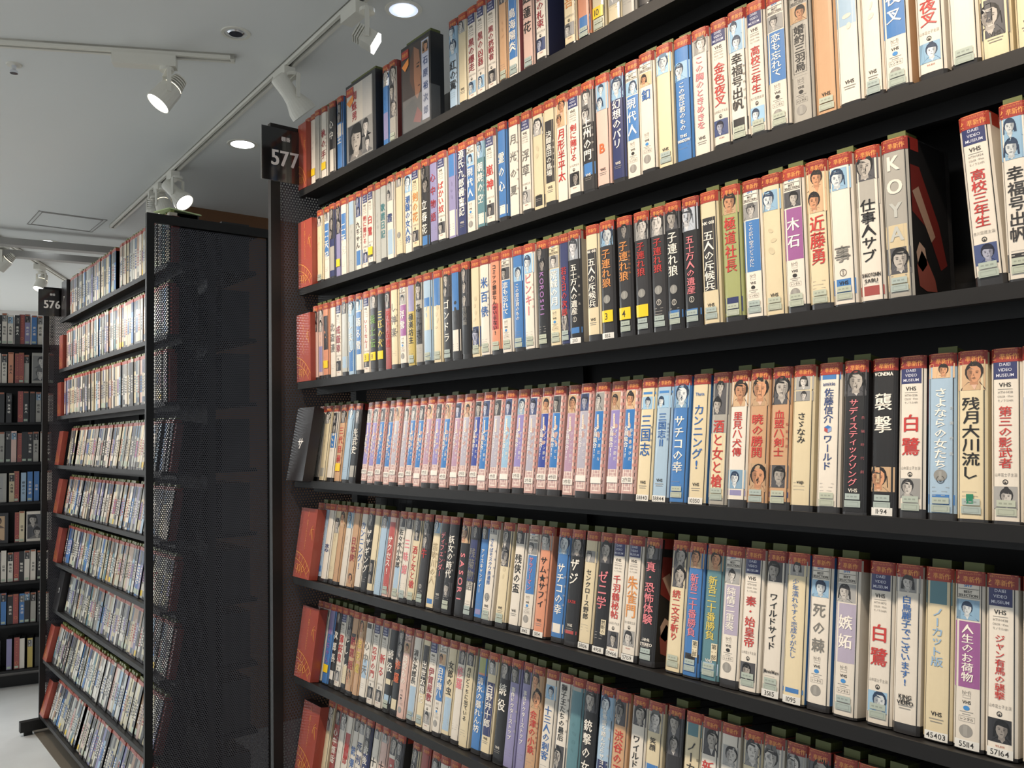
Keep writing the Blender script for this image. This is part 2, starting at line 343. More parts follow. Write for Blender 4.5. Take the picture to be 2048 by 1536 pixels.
STK = [sticker_mesh(v) for v in range(3)]
INK = srgb('2a2826'); NAVY = srgb('2c3363'); LGREY = srgb('8f8c86')

def make_jacket(spec, rnd):
    tk = spec.split(); bg, tc, title = tk[0], tk[1], tk[2]; opts = tk[3:]
    b = Print(); B = PC[bg]; T = TXT.get(tc, INK); title = '' if title == '_' else title
    jit = rnd.uniform(.93, 1.03); B = tuple(min(1, c*jit) for c in B)
    zb = rnd.choice((0.003, 0.004, 0.009, 0.012)); pz = lambda p: zb+(HB+0.004-zb)*p/92.0
    side = B
    for o in opts:
        if o[0] == 'r' and len(o) == 2: side = PC[o[1]]
    if bg in 'kdn' and side is B: side = PC['d'] if rnd.random() < .5 else B
    # wrap: front in strips, sides behind
    n = 8; us = [-W/2+W*i/n for i in range(n+1)]
    vs = [b.pt(u, z, .5) for z in (zb, H-.003) for u in us]; b.add(vs, [(i, i+1, n+2+i, n+1+i) for i in range(n)], B)
    for sgn in (-1, 1):
        x = sgn*(W/2+.0001); b.add([(x, .0035, zb), (x, D-.012, zb), (x, D-.012, H-.003), (x, .0035, H-.003)], [(0, 1, 2, 3)], side)
    if 'rk' in opts:
        x = W/2+.0003; fl = lambda pts: [(x, .006+y_*(D-.022), zb+.004+z_*.17) for y_, z_ in pts]
        b.add(fl([(0, .95), (.25, .95), (.75, .55), (.95, .25), (.75, .2), (.4, .5), (0, .6)]), [tuple(range(7))], srgb('6e2420')); x += .0003
        b.add(fl([(.02, .75), (.2, .8), (.62, .45), (.5, .4)]), [tuple(range(4))], srgb('a88a78')); b.add(fl([(.05, .2), (.2, .32), (.35, .25), (.55, .12), (.6, .03), (.3, .02), (.1, .05)]), [tuple(range(7))], srgb('8c4a40'))
        b.add(fl([(.05, .30), (.15, .38), (.3, .34), (.34, .22), (.2, .16), (.08, .2)]), [tuple(range(6))], srgb('b89a88'))
    h = W/2; tr = None; P = dict(photo=0)
    style = ''
    for o in opts:
        if o == 'D' or (o[0] in 'SZ' and len(o) == 2): style = o[0]; sc = o[1:]
    e = W*.40
    tu = 0.0
    for o in opts:
        if o[0] == 't' and o[1:2].isdigit(): a, c = o[1:].split('-'); tr = (float(a), float(c))
    if style == 'D':
        b.rect(-h*.86, h*.80, pz(90.6), pz(92), srgb('6a6a48'), 1)
        b.rect(-h*.80, h*.72, pz(79.5), pz(90), NAVY, 1.5)
        for i, t in enumerate(('DAIEI', 'VIDEO', 'MUSEUM')): b.htext(t, -h*.04, pz(88-3.1*i), W*.64, .0050, srgb('cfd2e0'), 2.2)
        b.htext('VHS', -h*.05, pz(76.3), W*.42, .0070, INK, 2, bold=True)
        b.rect(-h*.5, h*.45, pz(73.6), pz(73.9), LGREY, 2, 2)
        b.htext(rnd.choice(('HTH-1427', 'HTH-1472', 'HTH-1404', 'HTH-1421', 'HTH-1438', 'HTH-1256')), -h*.02, pz(72), W*.5, .0038, LGREY, 2)
        b.htext('COLOR・97min', -h*.02, pz(69.6), W*.5, .0032, LGREY, 2); b.htext('モノラルHiFi', -h*.02, pz(67.2), W*.5, .0034, LGREY, 2)
        tr = tr or (29, 64)
        b.htext('山本富士子主演' if rnd.random() < .5 else '市川雷蔵主演', -h*.02, pz(25.5), W*.72, .0044, LGREY, 2)
        b.ring(-h*.04, pz(21.5), .0030, .0009, INK, 2); b.poly([(-h*.04-.0014, pz(20.2)), (-h*.04-.0005, pz(22.2)), (-h*.04, pz(21)), (-h*.04+.0005, pz(22.2)), (-h*.04+.0014, pz(20.2)), (-h*.04, pz(20.6))], INK, 2.3)
        b.portrait(-h*.82, h*.70, pz(6.5), pz(19), rnd.choice('ddgbnk'), rnd)
        b.htext('¥13,800', 0, pz(4.6), W*.5, .0030, srgb('b0685c'), 2)
    elif style == 'S':
        b.frame(-h*.78, h*.72, pz(81.8), pz(91.5), .0005, INK, 1.5); b.htext('SHV', -h*.04, pz(88.9), W*.6, .0052, srgb('3a78b8'), 2, bold=True)
        b.rect(-h*.7, h*.66, pz(86.7), pz(87.0), INK, 2, 3); b.htext('BEST', -h*.04, pz(85.3), W*.5, .0042, INK, 2, bold=True); b.htext('SELECTION', -h*.04, pz(83.2), W*.66, .0042, INK, 2, bold=True)
        b.portrait(-h*.84, h*.72, pz(69.5), pz(80.8), rnd.choice('ggdbc'), rnd)
        if sc != 'w': b.rect(-h*.9, h*.78, pz(32), pz(68.5), (srgb('aaa2b6') if sc == 's' else PC[sc]) if sc != 'v' else srgb('93588f'), 1.2)
        if sc == 'g': b.frame(-h*.66, h*.56, pz(34), pz(66), .0004, INK, 1.8)
        tr = tr or ((35, 67) if sc != 'w' else (32, 66))
        b.htext('hi-fi', -h*.05, pz(29.3), W*.42, .0060, LGREY, 2); b.frame(-h*.3, h*.22, pz(26.2), pz(27.8), .0003, LGREY, 2)
        b.htext('VHS', -h*.05, pz(24), W*.3, .0052, INK, 2, bold=True)
        b.oval(-h*.05, pz(20.8), .0036, .0026, srgb('3f86c6') if rnd.random() < .6 else INK, 2)
        for i in range(2): b.rect(-h*(.5-.18*i), h*(.4-.18*i), pz(18.6-1.3*i), pz(18.9-1.3*i), LGREY, 2, 2)
        b.frame(-h*.56, h*.5, pz(13.4), pz(16.4), .0003, LGREY, 2); b.htext('レンタル', -h*.03, pz(14.9), W*.44, .0040, INK, 2)
        b.oval(-h*.08, pz(8.4), .0076, .0070, srgb('8f8d88'), 2, 20); b.rect(-h*.25, h*.05, pz(5.5), pz(11.3), srgb('9c9a94'), 2.3, 1)
    elif style == 'Z':
        brick, mort = srgb('c48a84'), srgb('ece0d6')
        b.rect(-h, h, pz(2), pz(92), mort, .8)
        def bricks(u0, u1, z0, z1, col):
            rh = .0058; r = 0; z = z0
            while z < z1-.001:
                uo = u0-(.004 if r % 2 else 0)
                while uo < u1:
                    a, c = max(u0, uo), min(u1, uo+.0078)
                    if c-a > .001: b.rect(a, c-.0006 if c < u1 else c, z, min(z1, z+rh-.0007), col, 1, 1)
                    uo += .0084
                z += rh; r += 1
        bricks(h*.55, h*.98, pz(20), pz(91), brick); bricks(-h*.97, h*.98, pz(3), pz(20), srgb('b89a98'))
        b.htext('シリーズ', 0, pz(90), W*.5, .004, srgb('3f86c6'), 2)
        b.portrait(-h*.84, h*.5, pz(72.5), pz(88.5), rnd.choice('bgdnc'), rnd)
        blk = {'v': '8a80b8', 'b': '2a70b4', 's': 'a8a6b4', 'p': 'a98aa2', 'n': '2b3f94', 'l': '8fb4d0'}[sc]
        b.rect(-h*.97, h*.52, pz(20.5), pz(72), srgb(blk), 1.6)
        tcol = T if sc in 'vbnl' else srgb('e4e0e2')
        b.vtext(title, -h*.45, pz(30), pz(58), W*.36, tcol, 3); title = ''
        b.vtext(rnd.choice(('いい湯だな', '祭だお呼びだ', '正義の味方だ', 'ツンツン節だ', 'オンドコ節だ')), h*.22, pz(27), pz(56), W*.21, tcol, 3, False)
        b.poly([(-h*.25, pz(56)), (-h*.02, pz(56)), (-h*.12, pz(69)), (-h*.35, pz(69))], srgb('f0ead8'), 2.5); b.vtext('ドリフターズ' if False else 'だョだョだョ', -h*.18, pz(57), pz(68.5), W*.12, srgb('b86a3c'), 3.4, False)
        b.htext(rnd.choice(('1作目', '2作目', '3作目', '4作目')), 0, pz(11.5), W*.66, .0078, INK, 6.6) if rnd.random() < .6 else None
        if b.v and rnd.random() < 2: b.rect(-h*.75, h*.75, pz(8.8), pz(14), srgb('e6e2da'), 6)
    has_t = False
    for o in opts:
        c = o[0]
        if c == 'p' and o[1] in 'gbdkncw' and '-' in o: a, d = o[2:].split('-'); b.portrait(-h*.93, h*.90, pz(float(a)), pz(float(d)), o[1], rnd)
        elif c == 'b' and '-' in o:
            a, d = o[2:].split('-'); colr = {',': srgb('3f7fc0')}.get(o[1]) or PC[o[1]]; full = float(d)-float(a) < 30
            b.rect(-h*.95, h*(.92 if full else .74), pz(float(a)), pz(float(d)), colr, 1.1)
        elif c == 'v' and o == 'v': b.htext('VHS', 0, pz(13.5), W*.46, .0068, INK if bg not in 'kdnt' else srgb('ddd8cc'), 3, bold=True); b.rect(-h*.5, h*.5, pz(10.4), pz(10.8), LGREY, 3, 2); b.rect(-h*.42, h*.42, pz(8.8), pz(9.2), LGREY, 3, 2)
        elif o in 'oO': b.oval(-h*.02, pz(22.5 if o == 'o' else 30), .0078, .0072, srgb('8a8a86'), 3, 20); b.rect(-.002, .0015, pz(20 if o == 'o' else 27.4), pz(25 if o == 'o' else 32.6), srgb('9a9a95'), 3.3, 1)
        elif o == 'Q': b.ring(0, pz(20), .0048, .0007, INK if bg not in 'kdnt' else srgb('e8e4da'), 3, 16); b.vtext('東宝', 0, pz(18.4), pz(21.6), .0032, INK if bg not in 'kdnt' else srgb('e8e4da'), 3.2, False)
        elif c == 'm' and len(o) > 1:
            t = o[1:].replace('_', ' ')
            if any(ord(q) > 0x2e80 for q in t): b.rect(h*.2, h*.8, pz(14), pz(26), srgb('ddd2b4'), 3); b.vtext(t, h*.5, pz(14.5), pz(25.5), W*.26, INK, 4)
            else:
                wd = t.split(); z = {'Thats': 82, 'VCINEMA': 87, 'amitie': 83, 'NK-001': 74, 'ZAZIE': 34, 'THIS WINDOW': 20}.get(t, 16)
                for i, q in enumerate(wd): b.htext(q, 0, pz(z-3.6*i), W*.74, .0068, {'Thats': TXT['b'], 'VCINEMA': TXT['w'], 'NK-001': TXT['w'], 'ZAZIE': TXT['r'], 'THIS WINDOW': TXT['w'], 'HI-FI STEREO': TXT['w'], 'amitie': TXT['n']}.get(t, INK), 4, bold=True)
        elif o == 'E': b.rect(-h*.3, h*.18, pz(8.5), pz(14), srgb('1f7a5a'), 6)
        elif o == 'C':
            cz = pz(52); q = .0052
            b.poly([(0, cz+q), (q, cz+q*.5), (0, cz), (-q, cz+q*.5)], srgb('2f6fb4'), 3); b.poly([(-q, cz+q*.5), (0, cz), (0, cz-q), (-q, cz-q*.5)], srgb('b04a44'), 3); b.poly([(q, cz+q*.5), (0, cz), (0, cz-q), (q, cz-q*.5)], srgb('8aa0c8'), 3)
    if tr is None: tr = (24, 68)
    if title:
        if 'R' in opts:      # latin word running down the spine
            n_ = len(title); z1 = pz(tr[1]); st = (pz(tr[1])-pz(tr[0]))/n_
            for i, ch in enumerate(title):
                b.char(ch, 0, z1-st*(i+.5), min(st*1.2, W*.62), T, 3.2, 1.0, True); b.char(ch, .0005, z1-st*(i+.5), min(st*1.2, W*.62), T, 3.3, 1.0, True)
        elif title == 'KOYA':
            for i, ch in enumerate(title): b.char(ch, -h*.05, pz(82-14.5*i), .026, PC['w'] if i < 2 else PC['s'], 3.2, .95); b.char(ch, .0004, pz(82-14.5*i), .026, PC['w'] if i < 2 else PC['s'], 3.3, .95)
        elif 'C' in opts:
            b.vtext('佐藤信介', 0, pz(56), pz(80), W*.42, T, 3); b.vtext('ワールド', 0, pz(24), pz(48), W*.42, T, 3)
        else:
            em = W*(.70 if len(title) <= 3 and style != 'S' else .62 if len(title) < 9 else .52) if style == 'D' or style == '' else W*(.58 if len(title) < 5 else .52)
            b.vtext(title, -h*.04, pz(tr[0]), pz(tr[1]), em, T, 3.2)
            if style == '' and len(title) >= 3 and rnd.random() < .45 and not any(o[0] == 'm' for o in opts):
                b.vtext(rnd.choice(('監督作品', '主演作品', '長編時代劇', '劇場公開作品')), h*.72, pz(tr[0]+5), pz(tr[1]-8), W*.13, tuple(.55*x+.2*y for x, y in zip(T, B)), 3, False)
    elif not any(o[0] == 'p' for o in opts) or rnd.random() < .5:
        f = tuple(.72*x for x in B)       # faded lettering
        for i in range(rnd.choice((2, 3, 4))):      # bleached, no longer readable lettering
            b.oval(rnd.uniform(-.003, .003), pz(58-7*i), rnd.uniform(.003, .007), rnd.uniform(.0015, .005), tuple(.5*(p_+q_) for p_, q_ in zip(f, B)), 2, 9, rot=rnd.uniform(0, 3))
    if style == '' and rnd.random() < .6 and 'v' not in opts:
        for i in range(3): b.rect(-h*.6, h*rnd.uniform(.3, .6), pz(15-2.4*i), pz(15.5-2.4*i), tuple(.5*x+.1 for x in B) if bg not in 'kdn' else LGREY, 2, 1)
    return b.mesh('printed_sleeve', MT['print']), tk, style

def describe(tk, style, k, i, rnd):
    bg, tc, opts = tk[0], tk[1], tk[3:]
    feats = []
    if style == 'D': feats.append('navy square on top')
    elif style == 'S': feats.append('boxed logo on top')
    elif style == 'Z': feats = ['brick pattern']
    for o in opts:
        if o[0] == 'y' and len(o) > 1: feats.append('yellow sticker' if o[1] == '_' else 'yellow sticker %s' % o[1:])
        elif o == 'E': feats.append('green square')
        elif o in ('o', 'O'): feats.append('grey disc')
        elif o[0] == 'b' and '-' in o and len(feats) == 0: feats.append(CW.get(o[1], 'blue')+' patch')
        elif o[0] == 'p' and '-' in o and len(feats) == 0: feats.append('portrait')
    f = feats[-1] if feats and style != 'Z' else (feats[0] if feats else 'plain foot')
    if style == 'Z':
        zc = [o for o in opts if o[0] == 'Z'][0][1]
        first = '%s panel on brick-patterned tape' % dict(v='violet', b='blue', s='grey', p='mauve', n='navy', l='light blue')[zc]
    else:
        first = '%s tape' % CW[bg] + (', %s title' % CW[tc] if tk[2] != '_' else ', faded spine') + ', ' + f
    return '%s, %s on %s shelf of nearer unit' % (first, ORD[i], ORD[k-1])

ROWS = {}
ROWS[1]='''0.009 w f _ bb5-11 pg80-92 bp30-78
0.047 w m _ y_
0.080 g w _
0.113 w m 秋の手 y_
0.156 d w 心中 bw5-34 t40-80
0.199 b w 鳥王 pk62-90 bw44-60
0.438 b w _ pg72-92 bv8-40
0.466 g w _ pd30-92 x rm
0.716 l k 紅の翼 pb58-92 t18-52
0.752 c f _ pg76-90 v
0.786 w m 黒の爆走 D
0.824 w m 黒の凶器 D
0.854 w m 黒の挑戦者 D
0.897 h f _ pd78-92 x
0.924 w w 鳥海陽炎 bb18-80 pb80-92 ri x
0.967 p d 紅蓮花 x t30-78
1.008 w m 黒の札束 D rn
1.084 c h 新吾 D
1.119 o w カリ bb3-18 x
1.156 c m 花 y10 x t56-80
1.192 c d _ pg14-92
1.229 g w _ pk20-92
1.266 d w _ pk26-92
1.297 g w _ x'''
ROWS[2]='''0.084 c g _ pg75-90 x
0.124 w w 二天記 bb30-75 pg78-92
0.160 n w _ pk50-92 bg8-40
0.196 v m _ y_ pk55-92
0.224 w w 二天記 bb44-78
0.261 s l _ bl60-92
0.300 w d 九ちゃん pn66-92 bb6-24 t26-60
0.335 w r 刺に賭ける D
0.366 w r 白鷺 y_ D
0.396 s g _
0.425 s t 歌麿日記 bs40-80
0.457 w n 霞 bl5-34 pg68-92 t40-55
0.494 c f _ pg80-92 o
0.529 w b 潮騒の女人待 pb70-90 t12-66
0.567 c h 剣の花 D
0.605 d w 立春花 pk60-92 bb3-13 t14-54
0.637 v m 心中物語 t20-80
0.671 w r ばかい奴 D
0.710 v l _ bb66-92 bw3-30
0.742 n w 源氏九郎颯爽記 v t20-90
0.776 w w 現代人 Sb
0.810 t w 朝焼の空 pb72-92 bw3-14
0.840 w r 嵐神 D
0.887 b w 霊の心 bw3-12
0.916 w g 月光の夏 t16-84
0.955 w g 浮草 D
0.987 c f _ pg70-86 bd4-14 v
1.023 c w 決闘高田の馬場 bd18-78 v
1.057 w r 月形半平太 pc68-92 t18-66
1.089 w r 剣に賭ける D
1.124 d w 上州の門 pg60-92 bb13-24 v t26-66
1.161 p o B pb66-90 t24-40 v
1.196 n w 幻想のパリ pb70-92 v t26-70
1.229 w w 現代人 Sb
1.265 w b 釦 Sw t56-68
1.302 c f _ pb74-90 v x
1.336 b w この窓は君のもの pb64-78 t24-62 mTHIS_WINDOW
1.371 w i この胸のときめきを pg78-91 v t20-76
1.407 w r 金色夜叉 D
1.442 w d 幸福号出帆 pb66-90 bd4-14 t20-64 x
1.475 w r 高校三年生 D x
1.507 w w 恋も忘れて Sb x
1.542 g d 婚約三羽烏 Sg
1.578 h f _ v x pg88-92
1.614 w i _ bl52-92 v
1.648 w f _ v x
1.676 w w 夜叉 Sb x rh
1.718 w r 金色夜叉 D
1.756 w d イロイのオリョして t40-80 x
1.792 c d _ bl56-80 pd12-34 v
1.830 c t _ v
1.859 w r 白鷺 D'''
ROWS[3]='''0.066 p g _ pd62-92
0.101 p g _ bv5-40 pg60-92
0.128 o w _ bd34-80 y_
0.168 w g 北斎漫 t30-70
0.202 w m 戒厳車 D
0.236 s l _ pd76-92 bl5-20
0.272 l w しまし pb72-92 bb4-30
0.305 w w 踊る雪 bb20-74 pb76-92
0.342 w r いとうなんJ y3 D
0.377 d e 義士伝 y8 pg74-92
0.413 k y 三匹の犬 y_ t24-70
0.448 m r 丹下左膳 pk70-92
0.480 c g し神楽 t30-76
0.517 w w 浮雲 Sv
0.552 y k 極楽坊主 bv60-92 x t24-58
0.586 g k あにき pd70-92 bd20-60
0.620 l w _ bc34-60 bb60-70 x
0.654 c b _ bb60-90 x
0.689 d w ゴンドラ pd66-92 t16-64 x
0.727 d w _ bw8-30 bb50-92
0.764 k g 特別編 pd50-92 t30-50
0.794 c w _ bb10-30 x pn10-30
0.827 w b 米百俵 t34-80 x
0.863 o k コミック雑誌なんかいらない! br20-46 x t14-86
0.898 w w 恋も忘れて Sb x
0.932 b w この窓は君のもの pb64-78 t26-62 x
0.965 w i ピンキー pb70-88 x t30-70
0.998 k v KOROSHI pk68-92 R x
1.033 c w 荒城の月 Sl x
1.068 n r 若き日の次郎 x pd10-30
1.089 k w 五十万人の遺産 pw72-92 bb8-13 n203 Q rg
1.137 c w 五人の斥候兵 bd24-76 v mNK-001
1.170 d h 子連れ狼 pb76-92 y3 n832 O t40-73
1.208 d h 子連れ狼 pk78-92 y4 O t42-76 x
1.245 d r 子連れ狼 pg74-92 y_ O x t44-72
1.281 d r 子連れ狼 pg74-92 O Q x t44-72
1.316 k w 子連れ狼 pd76-92 O Q x t40-74 bb8-14
1.348 k i 五十万人の遺産 pw72-92 bb8-13 Q x
1.384 c w 五人の斥候兵 bd24-78 v x mNK-001
1.423 e r 極道社長 pc76-92 x t32-74 bn3-14
1.459 w w この広い空のどこかに Sb x
1.492 c f _ pb72-86 v x
1.526 w w 木石 Sv x
1.563 c r 近藤勇 pc62-92 x t26-60
1.596 w g 事 pb74-88 v bb6-16 x t26-38 Q
1.632 w k 仕事人サブ pd76-92 bg60-76 mSHIGOTONIN_SABU t24-64 bm3-9
1.669 g w KOYA bf4-44 pd14-30 x t32-88 rk
1.773 w r 高校三年生 D x L
1.810 w d 幸福号出帆 pb66-90 bd4-14 t20-62 x
1.840 c r 月形半平太 pc68-92'''
ROWS[4]='''0.056 w d アンドレアスグルッセン t18-88
0.093 c g _ pg74-90 bg5-16
0.130 w i _ pd60-88 bb40-60
0.175 h r 三代目襲名 pd74-92 y_ t10-70
0.219 l w _ pb78-92
0.256 k w 光武史 pd72-92 bg6-20 t34-66
0.312 z w 全員集合!! Zv
0.350 z w 全員集合!! Zv
0.385 z w 全員集合!! Zb
0.419 z w 全員集合!! Zb
0.453 z w 全員集合!! Zs
0.489 z w 全員集合!! Zs
0.521 z w 全員集合!! Zb
0.555 z w 全員集合!! Zb
0.590 z w 全員集合!! Zp
0.625 z w 全員集合!! Zv
0.659 z w 全員集合!! Zb
0.695 z h 全員集合!! Zp
0.728 z w 全員集合!! Zs
0.764 z w 全員集合!! Zn
0.797 z w 全員集合!! Zb
0.834 z w 全員集合!! Zs
0.869 z w 全員集合!! Zl
0.903 z w 全員集合!! Zv
0.940 z w 全員集合!! Zs
0.974 z w 全員集合!! Zn
1.009 z w 全員集合!! Zb
1.047 z w 全員集合!! Zp
1.085 z w 全員集合!! Zs
1.122 z w 全員集合!! Zb
1.157 z w 全員集合!! Zv
1.193 z w 全員集合!! Zb
1.233 c b 三国志 pb72-82 b,84-86 v n58840 t34-68
1.266 l b 三国志Ⅱ pb72-82 b,84-86 v n58844 t40-68
1.301 b w サチコの幸 pb72-91 x t22-66
1.336 c b カンニング! mThats v n10350 t24-74 rb
1.374 g r 酒と女と槍 pd66-92 bc5-52 t12-62 x
1.409 w r 里見八犬傳 pc70-92 pb8-22 t32-66 bv3-7
1.445 h r 暁の勝鬨 pc70-92 pc8-28 t32-64 x
1.480 h r 血盟八剣士 pd70-92 pd10-26 t32-66 x bn3-7
1.515 c d さゞなみ pg80-90 pg72-79 t42-64 mvap
1.554 w n 佐藤信介ワールド bb86-91 mamitie x t20-76 C
1.592 k i サディスティックソング pd74-91 v x t16-72
1.630 k w 襲撃 mVCINEMA pc10-26 n11.94 t46-76 x
1.666 w r 白鷺 D x rk
1.703 l w さよならの女たち pc82-91 bb5-11 o Q x t26-76
1.737 c k 残月大川流し pc74-92 E x t22-70
1.775 w r 第三の影武者 D x
1.809 w b 少年 Sb'''
ROWS[5]='''0.038 w w 王の顔 bb40-80
0.081 l w アイスキャンデ bb6-14
0.113 w n 恋 t20-60
0.147 c g _ pg60-80
0.176 h r _ pc70-92
0.205 w i _ pb70-92
0.242 h m 日本侠 t30-60 pc4-16
0.280 w b カンニング! t20-80
0.315 k w ザサギング pd76-92 t20-72
0.353 c d _ pk8-36 rb
0.384 l w _ pg76-92 bl8-40
0.423 p w サクセス! br5-84 x
0.462 w k 佐々木小次郎 bl8-36 pd80-92 x t34-78
0.498 w i 三味線 pd78-92 x
0.530 c r 酒と女と槍 pd66-92 t12-60 x
0.564 d r 牛 pd60-92 Q x t48-62
0.603 c f 笛吹川の人 pb78-92 bb4-9
0.638 k i ディフェンダー t32-80 v
0.670 k w 妖女の時代 t34-78 pd16-30 x
0.711 k i SASORI pc72-90 R t12-64
0.746 d g 残菊物語 bn34-76 pd78-92 v x bw8-33
0.779 b w アイスキャンディー pd78-92 bv3-8
0.809 w b さらばモスクワ愚連隊 pg84-92 o Q v x t34-80
0.852 c d _ pd54-92 v x
0.891 w k 残侠の盃 pd78-92 v t30-68
0.929 w i サラリーマン Sb n1842
0.965 o k サム★サフィ pg76-92 v n5104 t24-70
1.012 b w サチコの幸 pb74-91 bw4-12 t20-66
1.050 k w ザジ pd74-91 mZAZIE br6-9 t48-72 v
1.085 c d センクロース野郎 pg70-80 n58106 t20-64
1.123 k i ゼニ学 pd72-91 n4958 t34-66 m禁断の
1.157 w r 千羽鶴秘帖 D n59466
1.193 w h 朱雀門 D n57159
1.229 k i 真・恐怖体験 pd80-92 mHI-FI_STEREO x t28-78 rk
1.285 c r 続二文字斬り pd62-92 x t22-60
1.321 b i 新吾二十番勝負 pc78-92 v m第二部 x bd10-16 t28-74
1.353 t y 新吾二十番勝負 pc78-92 v m第一部 x t28-74 bl4-12
1.389 w w 純情二重奏 Ss
1.424 w r 秦・始皇帝 D x
1.458 w k ワイルドサイド pd76-90 mJMovieWars x t30-68 n35115
1.495 c b 少年濡れやすく恋成りがたし pg82-92 bb6-9 n1095 t28-80 rb
1.530 w g 死の棘 Sw rb
1.569 w w 嫉妬 Ss x
1.613 w r 白鷺 D x
1.648 w b 白鳥麗子でございます! pg80-91 v mKING_VIDEO t22-78
1.685 c l ノーカット版 bt76-91 v n45403 t40-74
1.722 w w 人生のお荷物 Sv n55114
1.757 w r ジャン有馬の襲撃 D n57164
1.795 w b 修羅 Sb'''
ROWS[6]='''0.031 w k かんざし t30-80 pd4-14
0.064 w l 心中 bd80-88 bl30-46
0.101 b v ぼくちゃん bv60-92 y_
0.139 k w 次郎長 pd76-92 bw5-16
0.169 w r 薄桜鬼 D
0.202 k w ししし pk60-92 bc5-28
0.234 h m 新選組 pc8-26 bd60-70
0.272 h y 忠臣蔵 pc70-92
0.300 w g 心中天 bl22-44 bd82-88
0.339 w r 忍びの門 D
0.377 w r 斬る D
0.411 k w 続役 bc26-32 x bl5-14 t34-72
0.444 k o 修羅 pd50-92 bc5-16
0.479 p w 純愛もの Sp
0.517 w k 清水次郎長 bl4-36 x t38-76
0.556 c w 出世太閤記 bd34-84 x
0.588 w m 伊賀屋敷 D
0.623 w w 白井権八 Sb
0.656 c k 女郎の虫 bl4-38 t40-76
0.689 w i 修羅 pd76-92 t50-74
0.720 c k 月はどっちに出ている pd78-92 t24-76
0.758 b w 清水の暴れん坊 be74-92 bo72-74 t16-70
0.794 c w 白野弁十郎 pg76-92 bn16-68 v t24-66
0.831 k w 続役 pd76-92 v t44-74
0.867 v w 事件ドクターストップ pd76-92 t24-72
0.901 v w 事件ドクターストップ pd78-92 t24-72
0.931 h r 会津の小鉄 pc60-92 t20-58
0.968 w b 十三人の刺客 pb72-84 t20-66
1.003 w k 獅子王たちの最后 pd16-36 t40-88 rb
1.039 t d _ bg86-90 bt5-84
1.075 k w 銃撃の女 pd72-91 t20-66
1.112 l w 地雷を踏んだらサヨウナラ pb70-92 bn5-36 t18-74
1.149 h r 渋谷の王人 pd70-91 t20-66
1.187 w k ワイルドサイド pd74-91 t20-66
1.223 c d 笑顔 pg74-91 bb20-50 t60-70
1.259 d w 死者 pd60-92 t20-44
1.297 c d ノーカット版 bt80-92 t30-76
1.332 w r 新極道 pd70-92 t30-66
1.367 w k 清作 m全集 pg68-82 t28-62
1.405 c b 白鳥麗子 pg72-92 t20-66
1.439 w k 次郎 pg70-92 bd50-60
1.477 g k 次郎 pg70-92 bd50-60
1.511 d w 新宿 pd60-92
1.549 w k 新撰 pd70-92
1.584 c m 宿無 pk70-92
1.621 k w 修羅
1.655 w r 白鷺 D'''
ROWS[7]='''0.085 c g _ pg60-92
0.125 m w 心中情話 pd72-92
0.160 w m _ pg70-92
0.193 w r 次郎 br40-70
0.225 w b 銃弾 pd76-92
0.256 w n 死刑台 pg76-92
0.291 n w 銃後の人 pd60-92
0.329 w k 十手 pg80-92
0.364 p k 十手 pg80-92
0.399 w i _ pd70-92 br20-66
0.434 d c _ pd40-92
0.500 c m L pd60-92
0.535 m w 七人
0.578 d g 白狐 pg60-92
0.613 w k 次男坊
0.648 k w 仕掛
0.683 c b 白蛇
0.719 w r 修羅 D'''
rt = random.Random(3)
for k in range(1, 8):
    z, y, t = ZS[k-1], YS[k-1], TILT[k-1]
    off = OFF[k-1]; ent = [l.split(' ', 1) for l in ROWS[k].strip().split('\n')]
    for i, (xs, spec) in enumerate(ent):
        x = float(xs); spec = spec.strip()
        rnd = random.Random(k*1000+i)
        me, tk, style = make_jacket(spec, rnd)
        opts = tk[3:]
        nx = float(ent[i+1][0]) if i+1 < len(ent) else x+.036
        cx = x + min((nx-x)/2, 0.0178)
        sc_w = min(1.0, max(.8, (nx-x-.0006)/W))
        dy = rnd.uniform(-.003, .003)
        tt = math.radians(t); root = empty('video_tape', (cx, y+off+dy, z-(off+dy)*math.tan(tt)+.0006), (-tt, 0, 0))
        if 'L' in opts: root.rotation_euler = (0, -math.radians(2.6), 0); root.location.z += .0015
        root.scale = (sc_w, 1, 1)
        tag(root, describe(tk, style, k, i, rnd), 'video tape', 'video tapes on shelf %d of the 577 unit' % k)
        ob('tape_case', CASE, root); ob('printed_sleeve', me, root); ob('shop_band', BANDS[rnd.randrange(3)], root)
        if rnd.random() < .78:
            o = ob('index_tab', TAB, root); o.location.x = rnd.uniform(-.004, .004)
        if 'x' in opts: ob('price_sticker', STK[rnd.randrange(3)], root)
        for o in opts:
            if o[0] == 'y' and len(o) > 1:
                b = Print(); b.rect(-.0125, .0125, .030, .050, srgb('ecc81e'), 7)
                if o[1] != '_': b.htext(o[1:], -.002, .040, .018, .016, INK, 7.5)
                q = b.obj('number_sticker', MT['print'], root, True); q['label'] = 'yellow number sticker'
            elif o[0] == 'n' and o[1:].replace('.', '').isdigit():
                b = Print(); b.rect(-.0135, .0135, .0015, .0115, srgb('dfe0dc'), 7); b.htext(o[1:], 0, .0068, .023, .0085, INK, 7.5); b.obj('number_sticker', MT['print'], root, True)
    del ent

